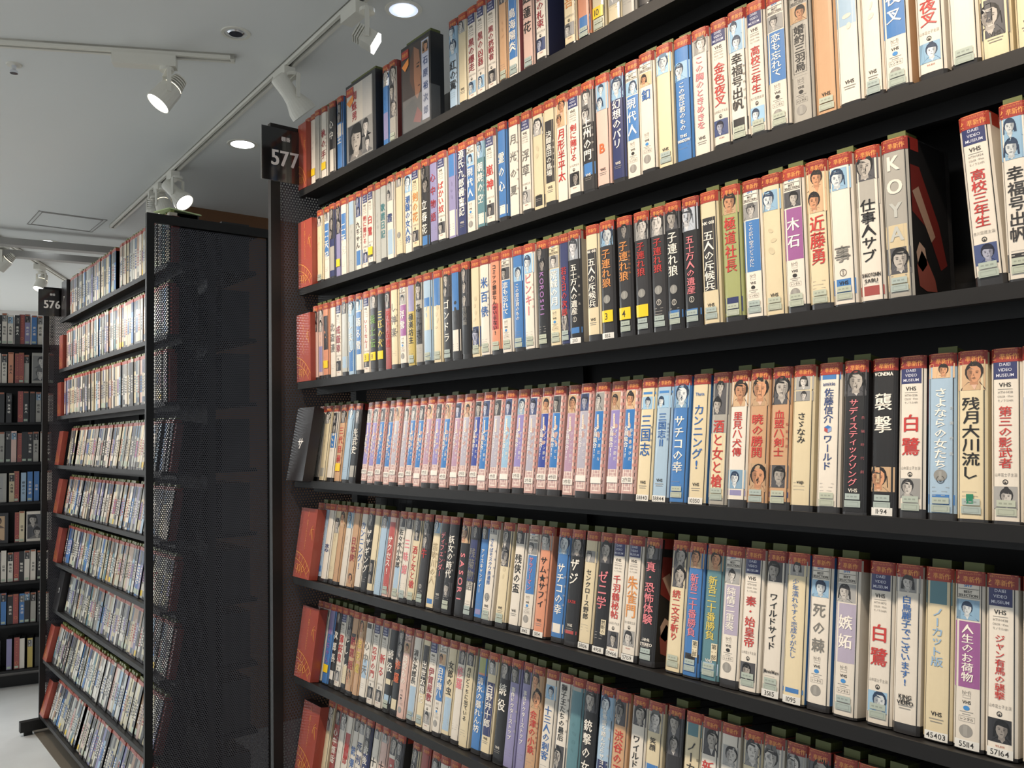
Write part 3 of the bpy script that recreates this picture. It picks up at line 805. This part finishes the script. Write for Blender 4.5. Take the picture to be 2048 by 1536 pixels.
# ---------------------------------------------------------------- red divider boxes, black letter boxes
DW, DH, DD = 0.096, 0.186, 0.026
def divider_mesh():
    b = Print(); b.flat = True; red = srgb('9e4536'); edge = srgb('7c2c20'); gold = srgb('e09c50')
    b.box(-DW/2, DW/2, 0.0004, DD, 0, DH, red); b.box(-DW/2+.001, DW/2-.001, .001, DD-.001, DH, DH+.0006, srgb('241210'))
    b.rect(-.0006, .0006, DH-.022, DH-.006, gold, 1, 1); b.rect(-.0006, .0006, .006, .018, gold, 1, 1)
    b.vtext('渋谷フィルムコレクション', 0, .075, DH-.03, .0085, gold, 2, False)
    def arc(cu, cz, r, a0, a1, wd, n=14):
        for i in range(n):
            p = [math.radians(a0+(a1-a0)*j/n) for j in (i, i+1)]
            b.poly([(cu+(r+s_)*math.cos(q), cz+(r+s_)*math.sin(q)) for q, s_ in ((p[0], 0), (p[1], 0), (p[1], wd), (p[0], wd))], gold, 2, (-DW/2, DW/2, 0, DH))
    arc(-.060, -.075, .143, 38, 84, .0018); arc(-.060, -.075, .124, 40, 84, .0015)
    for a in range(44, 84, 7):
        q = math.radians(a); q2 = math.radians(a+.7); b.poly([(-.060+r_*math.cos(g_), -.075+r_*math.sin(g_)) for r_, g_ in ((.124, q), (.143, q), (.143, q2), (.124, q2))], gold, 2)
    for cu, cz, r in ((-.014, .026, .009), (.006, .024, .008), (-.030, .028, .008)): b.ring(cu, cz, r, .0014, gold, 2.4, 16)
    b.oval(.034, .118, .0016, .017, gold, 2, rot=.35); arc(.036, .118, .014, 60, 190, .0012); arc(.044, .122, .02, 110, 200, .0012)
    for i in range(3): b.rect(-.026+i*.013, -.024+i*.013, .012, .034, gold, 2.2, 1)
    return b.mesh('divider_box', MT['print'])
DIV = divider_mesh(); DIVC = bpy.data.materials['printed_sleeve']
def divider(k, x, dz, where, T=None, extra=0):
    t = math.radians(TILT[k-1]); y = YS[k-1]-.004; sx = .52 if k == 1 else .88 if k < 4 else 1; x = x+.002+DW/2*sx
    root = ob('divider_box', DIV); root.location = (x, y, ZS[k-1]+.0012); root.rotation_euler = (-t, 0, 0); root.scale = (sx, 1, 1)
    tag(root, 'red divider box with gold film strip drawing, on the %s shelf of the %s unit' % (ORD[k-1], where), 'divider box', 'red divider boxes')
    return root
for k in (1, 2, 3, 5, 6, 7): divider(k, 0, 0, 'nearer')
for k in (2, 3, 4, 5, 6, 8, 9): divider(k, -3.05, 0, 'farther')
def letter_box(k, x, ch, wd, unit, t_extra=0, h=.205, letter_z=.105):
    b = Print(); b.flat = True
    black = (0.02, 0.018, 0.020)
    b.box(-wd/2, wd/2, 0, .03, 0, h, black)
    o = b.obj('letter_box', MT['satin'])
    p = Print(); p.flat = True; p.vtext(ch, 0, letter_z-.02, letter_z+.02, .034, (.85, .83, .8), 1)
    p.obj('printed_letter', MT['print'], o, True)
    t = math.radians(TILT[k-1]+t_extra); o.location = (x, YS[k-1]-(.026 if k == 4 else .004), ZS[k-1]+.0012); o.rotation_euler = (-t, 0, 0)
    tag(o, 'glossy black index box with a white katakana letter, %s shelf of the %s unit' % (ORD[k-1], unit), 'index box', 'black index boxes')
    return o
letter_box(4, 0.052, 'サ', .10, 'nearer', 3, .20, .10); letter_box(1, -3.05+.10, 'ア', .12, 'farther'); letter_box(7, -3.05+.075, 'カ', .12, 'farther', 1)
o = divider(1, -3.05, 0, 'farther'); o.location.y += .09; o['label'] = 'red divider box behind the 576 sign on the topmost shelf'

# face-out cases on the top shelf
def face_case(x, wd, kind, label, y=None, k=1):
    root = empty('display_case', (x, (YS[k-1]+.010) if y is None else y, ZS[k-1]+.001)); tag(root, label, 'video case', 'cases shown face out')
    b = MB(); b.box(-wd/2, wd/2, 0, .036, 0, .208); b.obj('case_shell', MT['case'], root)
    p = Print(); p.flat = True; rnd = random.Random(5); a = wd/2
    if kind == 'grey':
        p.rect(-a*.93, a*.80, .006, .200, srgb('8f8f8d'), 1); p.rect(-a*.93, a*.15, .100, .200, srgb('c4beb4'), 1.5); p.rect(a*.15, a*.75, .10, .2, srgb('b2b0ac'), 1.5)
        p.portrait(-a*.85, a*.1, .008, .098, 'd', rnd, 2); p.portrait(a*.05, a*.78, .010, .098, 'g', rnd, 2)
        p.vtext('蜘蛛男', -a*.42, .105, .185, .026, TXT['m'], 4)
    else:
        p.rect(-a*.93, a*.93, .004, .202, srgb('3a3230'), 1); sk = srgb('8e6248')
        # half lit face looking out of the dark
        p.poly([(-a*.1, .195), (a*.25, .180), (a*.32, .145), (a*.40, .120), (a*.34, .112), (a*.36, .100), (a*.30, .085), (a*.10, .068), (-a*.05, .080), (-a*.12, .12)], sk, 2)
        p.poly([(-a*.1, .195), (-a*.35, .17), (-a*.4, .12), (-a*.15, .09), (-a*.05, .12)], srgb('54392c'), 1.8)
        p.oval(a*.16, .143, .006, .0022, srgb('14100e'), 3); p.poly([(a*.02, .150), (a*.27, .153), (a*.27, .149)], srgb('14100e'), 3); p.oval(a*.22, .098, .005, .0016, srgb('4a2420'), 3)
        p.poly([(-a*.93, .004), (-a*.93, .06), (-a*.2, .075), (a*.1, .05), (a*.5, .004)], srgb('1c1a1c'), 2.4); p.poly([(-a*.2, .02), (a*.1, .05), (a*.4, .03), (a*.3, .01)], srgb('7a2420'), 2.8)
        p.rect(a*.42, a*.90, .012, .196, srgb('b9bfd0'), 3.2); p.portrait(a*.46, a*.86, .165, .192, 'c', rnd, 4); p.vtext('石原裕次郎', a*.66, .018, .160, .020, TXT['n'], 5)
    p.obj('cover_print', MT['print'], root, True)
    q = Print(); q.flat = True; q.rect(-a*.93, -a*.45, .178, .198, srgb('a83226'), 6); q.poly([(-a*.93, .162), (-a*.45, .176), (-a*.45, .160), (-a*.7, .148)], srgb('dd8a3a'), 6.5); q.htext('準新作', -a*.70, .188, a*.4, .010, srgb('e8a04a'), 7)
    q.obj('shop_sticker', MT['print'], root, True)
    t = MB(); t.box(-a*.7, a*.95, .004, .03, .208, .216); t.obj('index_tab', MT['tab'], root)
    return root
face_case(0.345, .150, 'grey', 'grey video case shown face out on the top shelf, red title over a photo', .088)
f2 = face_case(0.600, .122, 'dark', 'dark video case shown face out, half-lit face beside blue title strip', .088)
a = MB(); a.box(-.055, .055, 0, .0025, 0, .075); a.box(-.055, .055, .0025, .06, 0, .002); a.box(.0525, .055, .0025, .03, 0, .085)
o = a.obj('acrylic_stand', MT['acryl']); o.location = (0.61, .080, ZS[0]+.0005); tag(o, 'clear acrylic display stand in front of the dark face-out case', 'display stand')

# ---------------------------------------------------------------- number signs
def number_sign(x, num, label):
    root = empty('number_sign', (x, -.028, 2.268)); tag(root, label, 'sign', 'rack number signs')
    b = MB(); b.box(-.0012, .0012, 0, .134, 0, .150); b.c = [(0.012, .011, .011)]*len(b.v); b.obj('sign_plate', MT['gloss'], root, True)
    e = MB(); e.box(-.0018, .0018, -.0012, .0008, -.001, .151); e.box(-.0018, .0018, .1332, .1352, -.001, .151); e.box(-.0018, .0018, 0, .134, -.0016, 0); e.obj('clear_edge', MT['acryl'], root)
    for sgn in (1,):
        p = Print(); p.flat = True; wc = (.86, .85, .83)
        p.htext(num, .067, .067, .085, .062, wc, 1, bold=True); p.htext('棚番', .070, .122, .03, .014, wc, 1, bold=True)
        # characters were laid in x/z facing -y: turn them to face +x
        p.v = [(-y_+.0014, x_, z_) for x_, y_, z_ in p.v]
        p.obj('sign_lettering', MT['print'], root, True)
    c = MB(); c.box(.0012, .010, .012, .05, .06, .09); c.v = [(x_-.011, y_, z_) for x_, y_, z_ in c.v]; c.obj('bracket', MT['metal'], root)
number_sign(0.004, '577', 'square glossy black sign with white 577 on the nearer shelving unit')
number_sign(-3.045, '576', 'square glossy black sign with white 576 on the farther shelving unit')

# ---------------------------------------------------------------- tapes of unit 576 and of the reverse sides: past the countable ones
def tape_mass():
    rnd = random.Random(11); b = MB()
    pal = ['e6dfd2']*5+['e0d2ae']*3+['a9a69d']*3+['b9bcb6']*2+['dcb9ac', 'a3bfd6', 'a3bfd6', '2f74b8', '3c3b3d', '3c3b3d', '19191b']
    pal = ['e6dfd2']*7+['e0d2ae']*5+['cfc4a8']*3+['a9a69d']*3+['b9bcb6']*3+['dcb9ac', 'dcb9ac', 'a3bfd6', '2f74b8', '3c3b3d', '3c3b3d', '19191b', '8a86b2', '4f7f8a', 'b08a6a']
    for k in range(1, 10):
        t = math.radians(TILT[k-1]); y = YS[k-1]+OFF[k-1]; z = ZS[k-1]-OFF[k-1]*math.tan(t)+.001
        x = -3.05+(.17 if k in (1, 7) else .112)
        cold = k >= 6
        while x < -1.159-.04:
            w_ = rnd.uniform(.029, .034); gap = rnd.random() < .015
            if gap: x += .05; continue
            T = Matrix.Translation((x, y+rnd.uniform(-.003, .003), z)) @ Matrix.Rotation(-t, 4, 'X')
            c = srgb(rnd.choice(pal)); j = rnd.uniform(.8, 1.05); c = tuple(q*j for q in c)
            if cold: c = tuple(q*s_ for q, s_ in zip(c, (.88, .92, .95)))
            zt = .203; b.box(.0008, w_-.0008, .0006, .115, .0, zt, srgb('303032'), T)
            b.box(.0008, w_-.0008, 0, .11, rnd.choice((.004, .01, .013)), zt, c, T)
            b.box(.0004, w_-.0004, -.0006, .03, .190, zt+.0006, srgb('a8432f') if rnd.random() < .93 else srgb('c8c0b0'), T)
            if rnd.random() < .8: b.box(.005, w_-.005, .006, .02, zt, zt+.012, srgb('7c8440'), T)
            # printed patches
            u0, u1 = .004, w_-.004
            ph = rnd.random()
            if ph < .55:
                a_ = rnd.uniform(.13, .155); g = srgb(rnd.choice(('55565a', '8a8a88', '3a5878', '2c2c30', 'b09078', '28305e'))); b.add([tuple(T @ Vector(p)) for p in ((u0, -.0004, a_), (u1, -.0004, a_), (u1, -.0004, .188), (u0, -.0004, .188))], [(0, 1, 2, 3)], g)
            if rnd.random() < .2:
                a_, d_ = rnd.uniform(.05, .08), rnd.uniform(.11, .135); g = srgb(rnd.choice(('2f74b8', '2f74b8', '8d7fb4', '28305e', '3c3b3d', '9a6aa4'))); b.add([tuple(T @ Vector(p)) for p in ((u0, -.0004, a_), (u1, -.0004, a_), (u1, -.0004, d_), (u0, -.0004, d_))], [(0, 1, 2, 3)], g)
            tc = srgb(rnd.choice(('a02a28', '2e2c2c', '23407a', '77756f', '2e2c2c')) if sum(c) > .9 else 'e8e2d6')
            zz = rnd.uniform(.12, .135)
            while zz > .06:
                q = rnd.uniform(.3, .8); hh = rnd.uniform(.005, .010)
                b.add([tuple(T @ Vector(p)) for p in ((w_*(.5-q*.4), -.0007, zz-hh), (w_*(.5+q*.4), -.0007, zz-hh), (w_*(.5+q*.35), -.0007, zz), (w_*(.5-q*.35), -.0007, zz))], [(0, 1, 2, 3)], tc); zz -= hh+.004
            if rnd.random() < .5:
                g = srgb(rnd.choice(('2c2c30', '8a8a88', 'b4c2ae', 'b4c2ae', 'ecc81e' if rnd.random() < .3 else '3a5878'))); b.add([tuple(T @ Vector(p)) for p in ((u0, -.0007, .012), (u1, -.0007, .012), (u1, -.0007, .034), (u0, -.0007, .034))], [(0, 1, 2, 3)], g)
            x += w_
        T = Matrix.Translation((-1.159-.030, y, z)) @ Matrix.Rotation(-t, 4, 'X'); b.box(0, .026, .006, .034, 0, .187, srgb('7e2c26'), T)
    for x0, x1 in ((-3.04, -1.17), (0.012, 2.8)):      # backs of the tapes on the reverse side, dark cases only
        for k in range(9):
            x = x0+.01
            while x < x1-.04:
                w_ = .0335; b.box(x, x+w_-.001, UD-.205, UD-.09, ZS[k]+.001, ZS[k]+.2, (.012, .012, .013)); x += w_
    return b
o = tape_mass().obj('video_tape_stock', MT['print'], None, True); tag(o, 'tightly packed rental video tapes filling the unit under the 576 sign', 'video tapes', kind='stuff')

# ---------------------------------------------------------------- far rack at an angle, behind the 576 unit
RT = Matrix.Translation((-4.10, 0.05, 0)) @ Matrix.Rotation(RA, 4, 'Z')
RZ = [2.213, 1.956, 1.701, 1.441, 1.185, 0.924, 0.674, 0.405, 0.118]
rack = tag(empty('shelf_unit'), 'black shelving unit standing askew beyond the 576 sign, facing the aisle', 'shelving unit')
rack.matrix_world = RT
m = MB()
for x in (-.62, .55): m = MB(); m.box(x, x+.03, .0, .32, 0.02, 2.25); m.obj('side_frame', MT['metal'], rack)
m = MB(); m.box(-.62, .58, .16, .17, 0.1, 2.2); m.obj('back_panel', MT['metal'], rack)
m = MB(); m.box(-.62, .58, .06, .3, 0.0, .07); m.obj('plinth', MT['metal'], rack)
for z in RZ:
    m = MB(); m.box(-.6, .56, -.012, .15, z-.015, z); m.obj('shelf_board', MT['metal'], rack)
FAR = """-8c 2k 12w 24w 38k 47m 58v 72b 84w 96g 108w
1w 13w 26o 39m 47m 57g 73G 96w 108k
-6l 9k 23k 46m 57k 70k 82g 95w 107g
-1g 10g 23k 34p 46m 55k 66k 78g 92w 104k
-14G 31f 40m 54l 67b 80b 94w 106w
-10V 43m 52c 66W 94k 106g
-7b 5w 17w 30w 42m 52k 63w 75w 88k 100w
-6p 6w 18b 31k 42m 54b 64k 76g 90k 102w
-22V 30v 45m 55w 71y 86k 98w"""
CNT = {}
for k, line in enumerate(FAR.split('\n')):
    z = RZ[k]; toks = line.split()
    for i, tkn in enumerate(toks):
        px, c = float(tkn[:-1]), tkn[-1]; x = px*0.00285-.135; rnd = random.Random(k*50+i)
        big = c in 'GVW'; wd = .115 if big else .031; hh = rnd.uniform(.188, .205)
        root = empty('video_tape'); root.matrix_world = RT @ Matrix.Translation((x, .004+rnd.uniform(0, .008), z+.0008))
        cc = PC[{'G': 'g', 'V': 'd', 'W': 'w'}.get(c, c)]
        b = MB(); b.box(0, wd, 0, .03 if big else .11, 0, hh); b.obj('tape_case', MT['case'], root)
        p = Print(); p.flat = True; p.rect(.0008, wd-.0008, .003, hh-.001, cc, 1, 1)
        if big: p.portrait(.006, wd-.02, .02, hh-.02, {'G': 'g', 'V': 'c', 'W': 'd'}[c], rnd, 2)
        else:
            if c not in 'm' and rnd.random() < .5: p.portrait(.002, wd-.002, hh-.055, hh-.012, rnd.choice('gdkb'), rnd, 2)
            if c in 'm':
                p.vtext('渋谷フィルム', wd/2, .08, hh-.02, .008, srgb('e09c50'), 2, False); p.ring(wd*.5, .04, .009, .0015, srgb('e09c50'), 2)
            elif rnd.random() < .75: p.vtext(rnd.choice(('人情噺', '夜の蝶', '無法松', '忍者', '銀座の女', '素浪人', '次男坊', '東京物語')), wd/2, .045, .135, .017, TXT['k'] if c in 'wcgfslpoy' else TXT['w'], 3)
            if rnd.random() < .6: p.rect(.003, wd-.003, hh-.012, hh-.002, srgb('a05a3c'), 4, 1)
            if rnd.random() < .5: p.rect(.004, wd-.006, .008, .022, srgb('b4c2ae'), 4, 1)
        p.obj('printed_sleeve', MT['print'], root, True)
        nm = {'G': 'grey face-out case with a photo', 'V': 'dark face-out case with a colour photo', 'W': 'white face-out case with a dark photo', 'm': 'brown-red divider tape with gold lettering'}.get(c) or (CW[c]+' spine of a glossy tape')
        if big: root.name = 'display_case'
        tag(root, '%s, %s on the %s shelf of the askew rack' % (nm, ORD[i], ORD[k]), 'video case' if big else 'video tape', 'tapes on the askew far rack')

# ---------------------------------------------------------------- ceiling fittings
def track(p0, p1, label, wd=.032):
    p0, p1 = Vector((*p0, CZ)), Vector((*p1, CZ)); L = (p1-p0).length; an = math.atan2(p1.y-p0.y, p1.x-p0.x)
    root = empty('track_rail', p0, (0, 0, an)); tag(root, label, 'track rail', 'ceiling lighting tracks')
    b = MB(); b.box(0, L, -wd/2, -wd/2+.010, -.018, 0); b.box(0, L, wd/2-.010, wd/2, -.018, 0); b.box(0, L, -wd/2, wd/2, -.006, 0); b.box(0, .012, -wd/2, wd/2, -.019, 0); b.box(L-.012, L, -wd/2, wd/2, -.019, 0); b.obj('rail_channel', MT['white'], root)
    s = MB(); s.box(.012, L-.012, -.0055, .0055, -.0065, -.006); s.obj('rail_slot', MT['slot'], root)
track((-2.93, .322), (2.6, .115), 'long white track rail running above the 577 shelving unit')
track((-.434-.32*.9*0, .068), (-.434-.463*3.2, .068-.886*3.2), 'short white track rail ending before the sprinkler, holding one spotlight')
track((-3.2, -.334), (-5.6, .86), 'distant white track rail running towards the askew rack')
def lamp(p, an, aim, style, lit, label, box=.15, drop=.085):
    """spotlight hanging from a rail at p (x,y); an = rail direction; aim = direction the head looks"""
    hs = .62 if style == 'square' else 1.0
    root = empty('track_spotlight', (p[0], p[1], CZ), (0, 0, 0)); tag(root, label, 'spotlight', 'track spotlights')
    Rz = Matrix.Rotation(an, 4, 'Z'); a = Vector(aim).normalized()
    b = MB(); b.box(-box, .03, -.019, .019, -.055, -.019, T=Rz); b.obj('driver_box', MT['white'], root)
    piv = Vector((0, 0, -.055-drop)); q = a.cross(Vector((0, 0, 1))).normalized()
    r = .024 if style == 'square' else .035 if style != 'bell' else .032
    b = MB(); b.lathe((0, 0, -.055), (0, 0, -.066), [(0, .022), (1, .022)], 16)
    for s_ in (-1, 1):
        T = Matrix((q, a.cross(q).normalized()*-1, a)).transposed().to_4x4()
        b.box(-.0025, .0025, -.006, .006, piv.z-.004, -.066, T=Matrix.Translation(q*(r+.004)*s_) @ Matrix.Rotation(math.atan2(q.y, q.x), 4, 'Z'))
    b.box(-(r+.006), r+.006, -.006, .006, -.070, -.066, T=Matrix.Rotation(math.atan2(q.y, q.x), 4, 'Z')); b.obj('yoke_arm', MT['white'], root)
    b = MB(); g = MB()
    if style == 'bell':
        b.lathe(piv-a*.085, piv+a*.055, [(0, .02), (.03, .027), (.45, .027), (.6, .030), (.85, .044), (1, .046), (1, .041), (.8, .036)], 24, cap=False); b.lathe(piv-a*.086, piv-a*.082, [(0, .02), (1, .022)], 20)
        g.lathe(piv+a*.030, piv+a*.032, [(0, .036), (1, .036)], 20)
    elif style == 'can':
        b.lathe(piv-a*.03, piv+a*.045, [(0, .030), (.1, .036), (1, .040), (1, .037), (.9, .034)], 24, cap=False)
        for i in range(5): b.lathe(piv-a*(.036+.009*i), piv-a*(.032+.009*i), [(0, .030-.002*i), (1, .030-.002*i)], 18)
        b.lathe(piv-a*.075, piv-a*.03, [(0, .012), (1, .014)], 12)
        g.lathe(piv+a*.040, piv+a*.042, [(0, .0355), (1, .0355)], 22)
    else:
        T = Matrix.Translation(piv) @ a.to_track_quat('Z', 'Y').to_matrix().to_4x4()
        T = T @ Matrix.Scale(hs, 4); b.box(-.036, .036, -.036, .036, -.02, .036, T=T)
        for i in range(4): b.box(-.034, .034, -.034, .034, -.060+.011*i, -.054+.011*i, T=T)
        b.box(-.02, .02, -.02, .02, -.062, -.02, T=T)
        g.box(-.0355, .0355, -.0355, .0355, .036, .050, T=T)
    h_ = b.obj('lamp_head', MT['white'], root)
    g.obj('lamp_lens', MT['glow_w'] if lit else MT['chrome'], h_)
    return root
DT = math.atan2(.886, .463)
lamp((-.53, -.116), DT, (-.06, -.53, -.73), 'can', True, 'lit white spotlight with a round head on the short rail', .16)
lamp((-.330, .225), math.pi, (.03, .60, -.68), 'bell', False, 'unlit bell-shaped white spotlight above the 577 sign', -.12)
lamp((.18, .206), math.pi, (.46, .76, -.50), 'square', True, 'lit square spotlight hanging beside the round downlight', -.12)
lamp((-1.64, .274), math.pi, (.62, .42, -.75), 'bell', True, 'lit bell-shaped spotlight, nearer of the pair over the brown wall', -.1)
lamp((-1.86, .282), math.pi, (.40, .10, -.85), 'can', True, 'lit round spotlight, farther of the pair over the brown wall', -.1)
lamp((-2.02, .288), math.pi, (-.2, .2, -.9), 'can', False, 'unlit ribbed spotlight farthest along the long rail', -.05)
lamp((-3.66, -.105), math.radians(153), (-.35, -.55, -.6), 'can', True, 'lit spotlight on the distant rail near the frame edge', .1)
lamp((-4.30, .21), math.radians(153), (.2, -.3, -.8), 'can', True, 'lit spotlight on the distant rail above the 576 sign', .1)

def downlight(x, y, r, lit, label, cool=True):
    root = empty('downlight', (x, y, CZ)); tag(root, label, 'downlight', 'recessed downlights')
    b = MB(); b.lathe((0, 0, 0), (0, 0, -.003), [(0, r*1.30), (1, r*1.27), (1, r), (0.2, r)], 40, cap=False); b.obj('trim_ring', MT['white'], root)
    g = MB()
    if lit:
        g.lathe((0, 0, -.0015), (0, 0, -.0022), [(0, r), (1, r)], 40); g.obj('reflector_face', MT['glow_s'] if lit == 2 else MT['glow_c'], root)
        if lit == 2: g = MB(); g.lathe((0, 0, -.002), (0, 0, -.010), [(0, r*.62), (1, r*.5)], 30); g.obj('glowing_bulb', MT['glow_c'], root)
    else: g.lathe((0, 0, -.001), (0, 0, -.004), [(0, r*.75), (1, r*.6)], 24); g.obj('lamp_cup', MT['chrome'], root)
downlight(.15, .345, .042, 2, 'large bright round downlight above the long rail')
downlight(-1.212, .404, .048, 1, 'bright round downlight close to the 577 sign')
downlight(-3.577, .113, .052, 1, 'small bright downlight seen between the two grey beams')
downlight(-.280, .012, .034, 0, 'unlit adjustable downlight beyond the end of the short rail')
downlight(-4.5, -.05, .05, 0, 'dull round ceiling disc past the beams')
downlight(-4.35, .52, .05, 0, 'dark round ceiling disc above the packed 576 top shelf')
root = empty('sprinkler_head', (-.92, -.481, CZ)); tag(root, 'small chrome sprinkler head under the short rail', 'sprinkler')
b = MB(); b.lathe((0, 0, 0), (0, 0, -.004), [(0, .024), (1, .022)], 24); b.obj('escutcheon', MT['white'], root)
b = MB(); b.lathe((0, 0, -.004), (0, 0, -.03), [(0, .008), (.5, .006), (.7, .012), (1, .012)], 16); b.obj('nozzle', MT['chrome'], root)
root = empty('access_panel', (-2.99, .10, CZ)); tag(root, 'flush square access hatch in the ceiling with thin aluminium edge', 'access panel')
b = MB()
for s_ in (0, 1):
    e = .17-.018*s_; w_ = .004
    b.box(-e, e, -e, -e+w_, -.003, 0); b.box(-e, e, e-w_, e, -.003, 0); b.box(-e, -e+w_, -e, e, -.003, 0); b.box(e-w_, e, -e, e, -.003, 0)
b.obj('hatch_frame', MT['grey'], root); b = MB(); b.box(-.15, .15, -.15, .15, -.0015, 0); b.obj('hatch_door', MT['ceil'], root)
for i, (x0, y0, x1, y1, w_) in enumerate(((-3.40, -.6, -3.18, .95, .07), (-3.72, -.6, -3.55, 1.0, .07))):
    an = math.atan2(y1-y0, x1-x0); L = math.hypot(x1-x0, y1-y0)
    b = MB(); b.box(0, L, -w_/2, w_/2, CZ-.10, CZ-.06); T = Matrix.Translation((x0, y0, 0)) @ Matrix.Rotation(an, 4, 'Z')
    o = b.obj('ceiling_beam', MT['grey']); o.matrix_world = T; tag(o, ('nearer' if i == 0 else 'farther')+' of two slim grey beams crossing below the ceiling', 'beam', 'slim ceiling beams')
# papers left on top of the 576 unit
for i, (x, y, a_, w_, l_, c) in enumerate(((-1.25, .15, .3, .10, .15, 'paper'), (-1.23, .33, -.1, .09, .10, 'white'))):
    b = MB(); b.box(-w_/2, w_/2, -l_/2, l_/2, 0, .004); b.box(-w_/2+.01, w_/2-.006, -l_/2+.01, l_/2+.004, .004, .007)
    o = b.obj('paper_pad', MT[c]); o.location = (x, y, (ZS[0]+.2185) if i == 0 else UH+.0005); o.rotation_euler = (0, 0, a_); tag(o, ('pale green' if i == 0 else 'white')+' paper pad lying on top of the farther unit by its end panel', 'paper', 'papers on the 576 unit')
o = tag(box_obj('top_board', 0.01, 1.89, .24, .49, UH-.010, UH, MT['metal'])); bpy.data.objects['top_board'].parent = U576; bpy.data.objects['top_board'].location = (0, 0, 0)
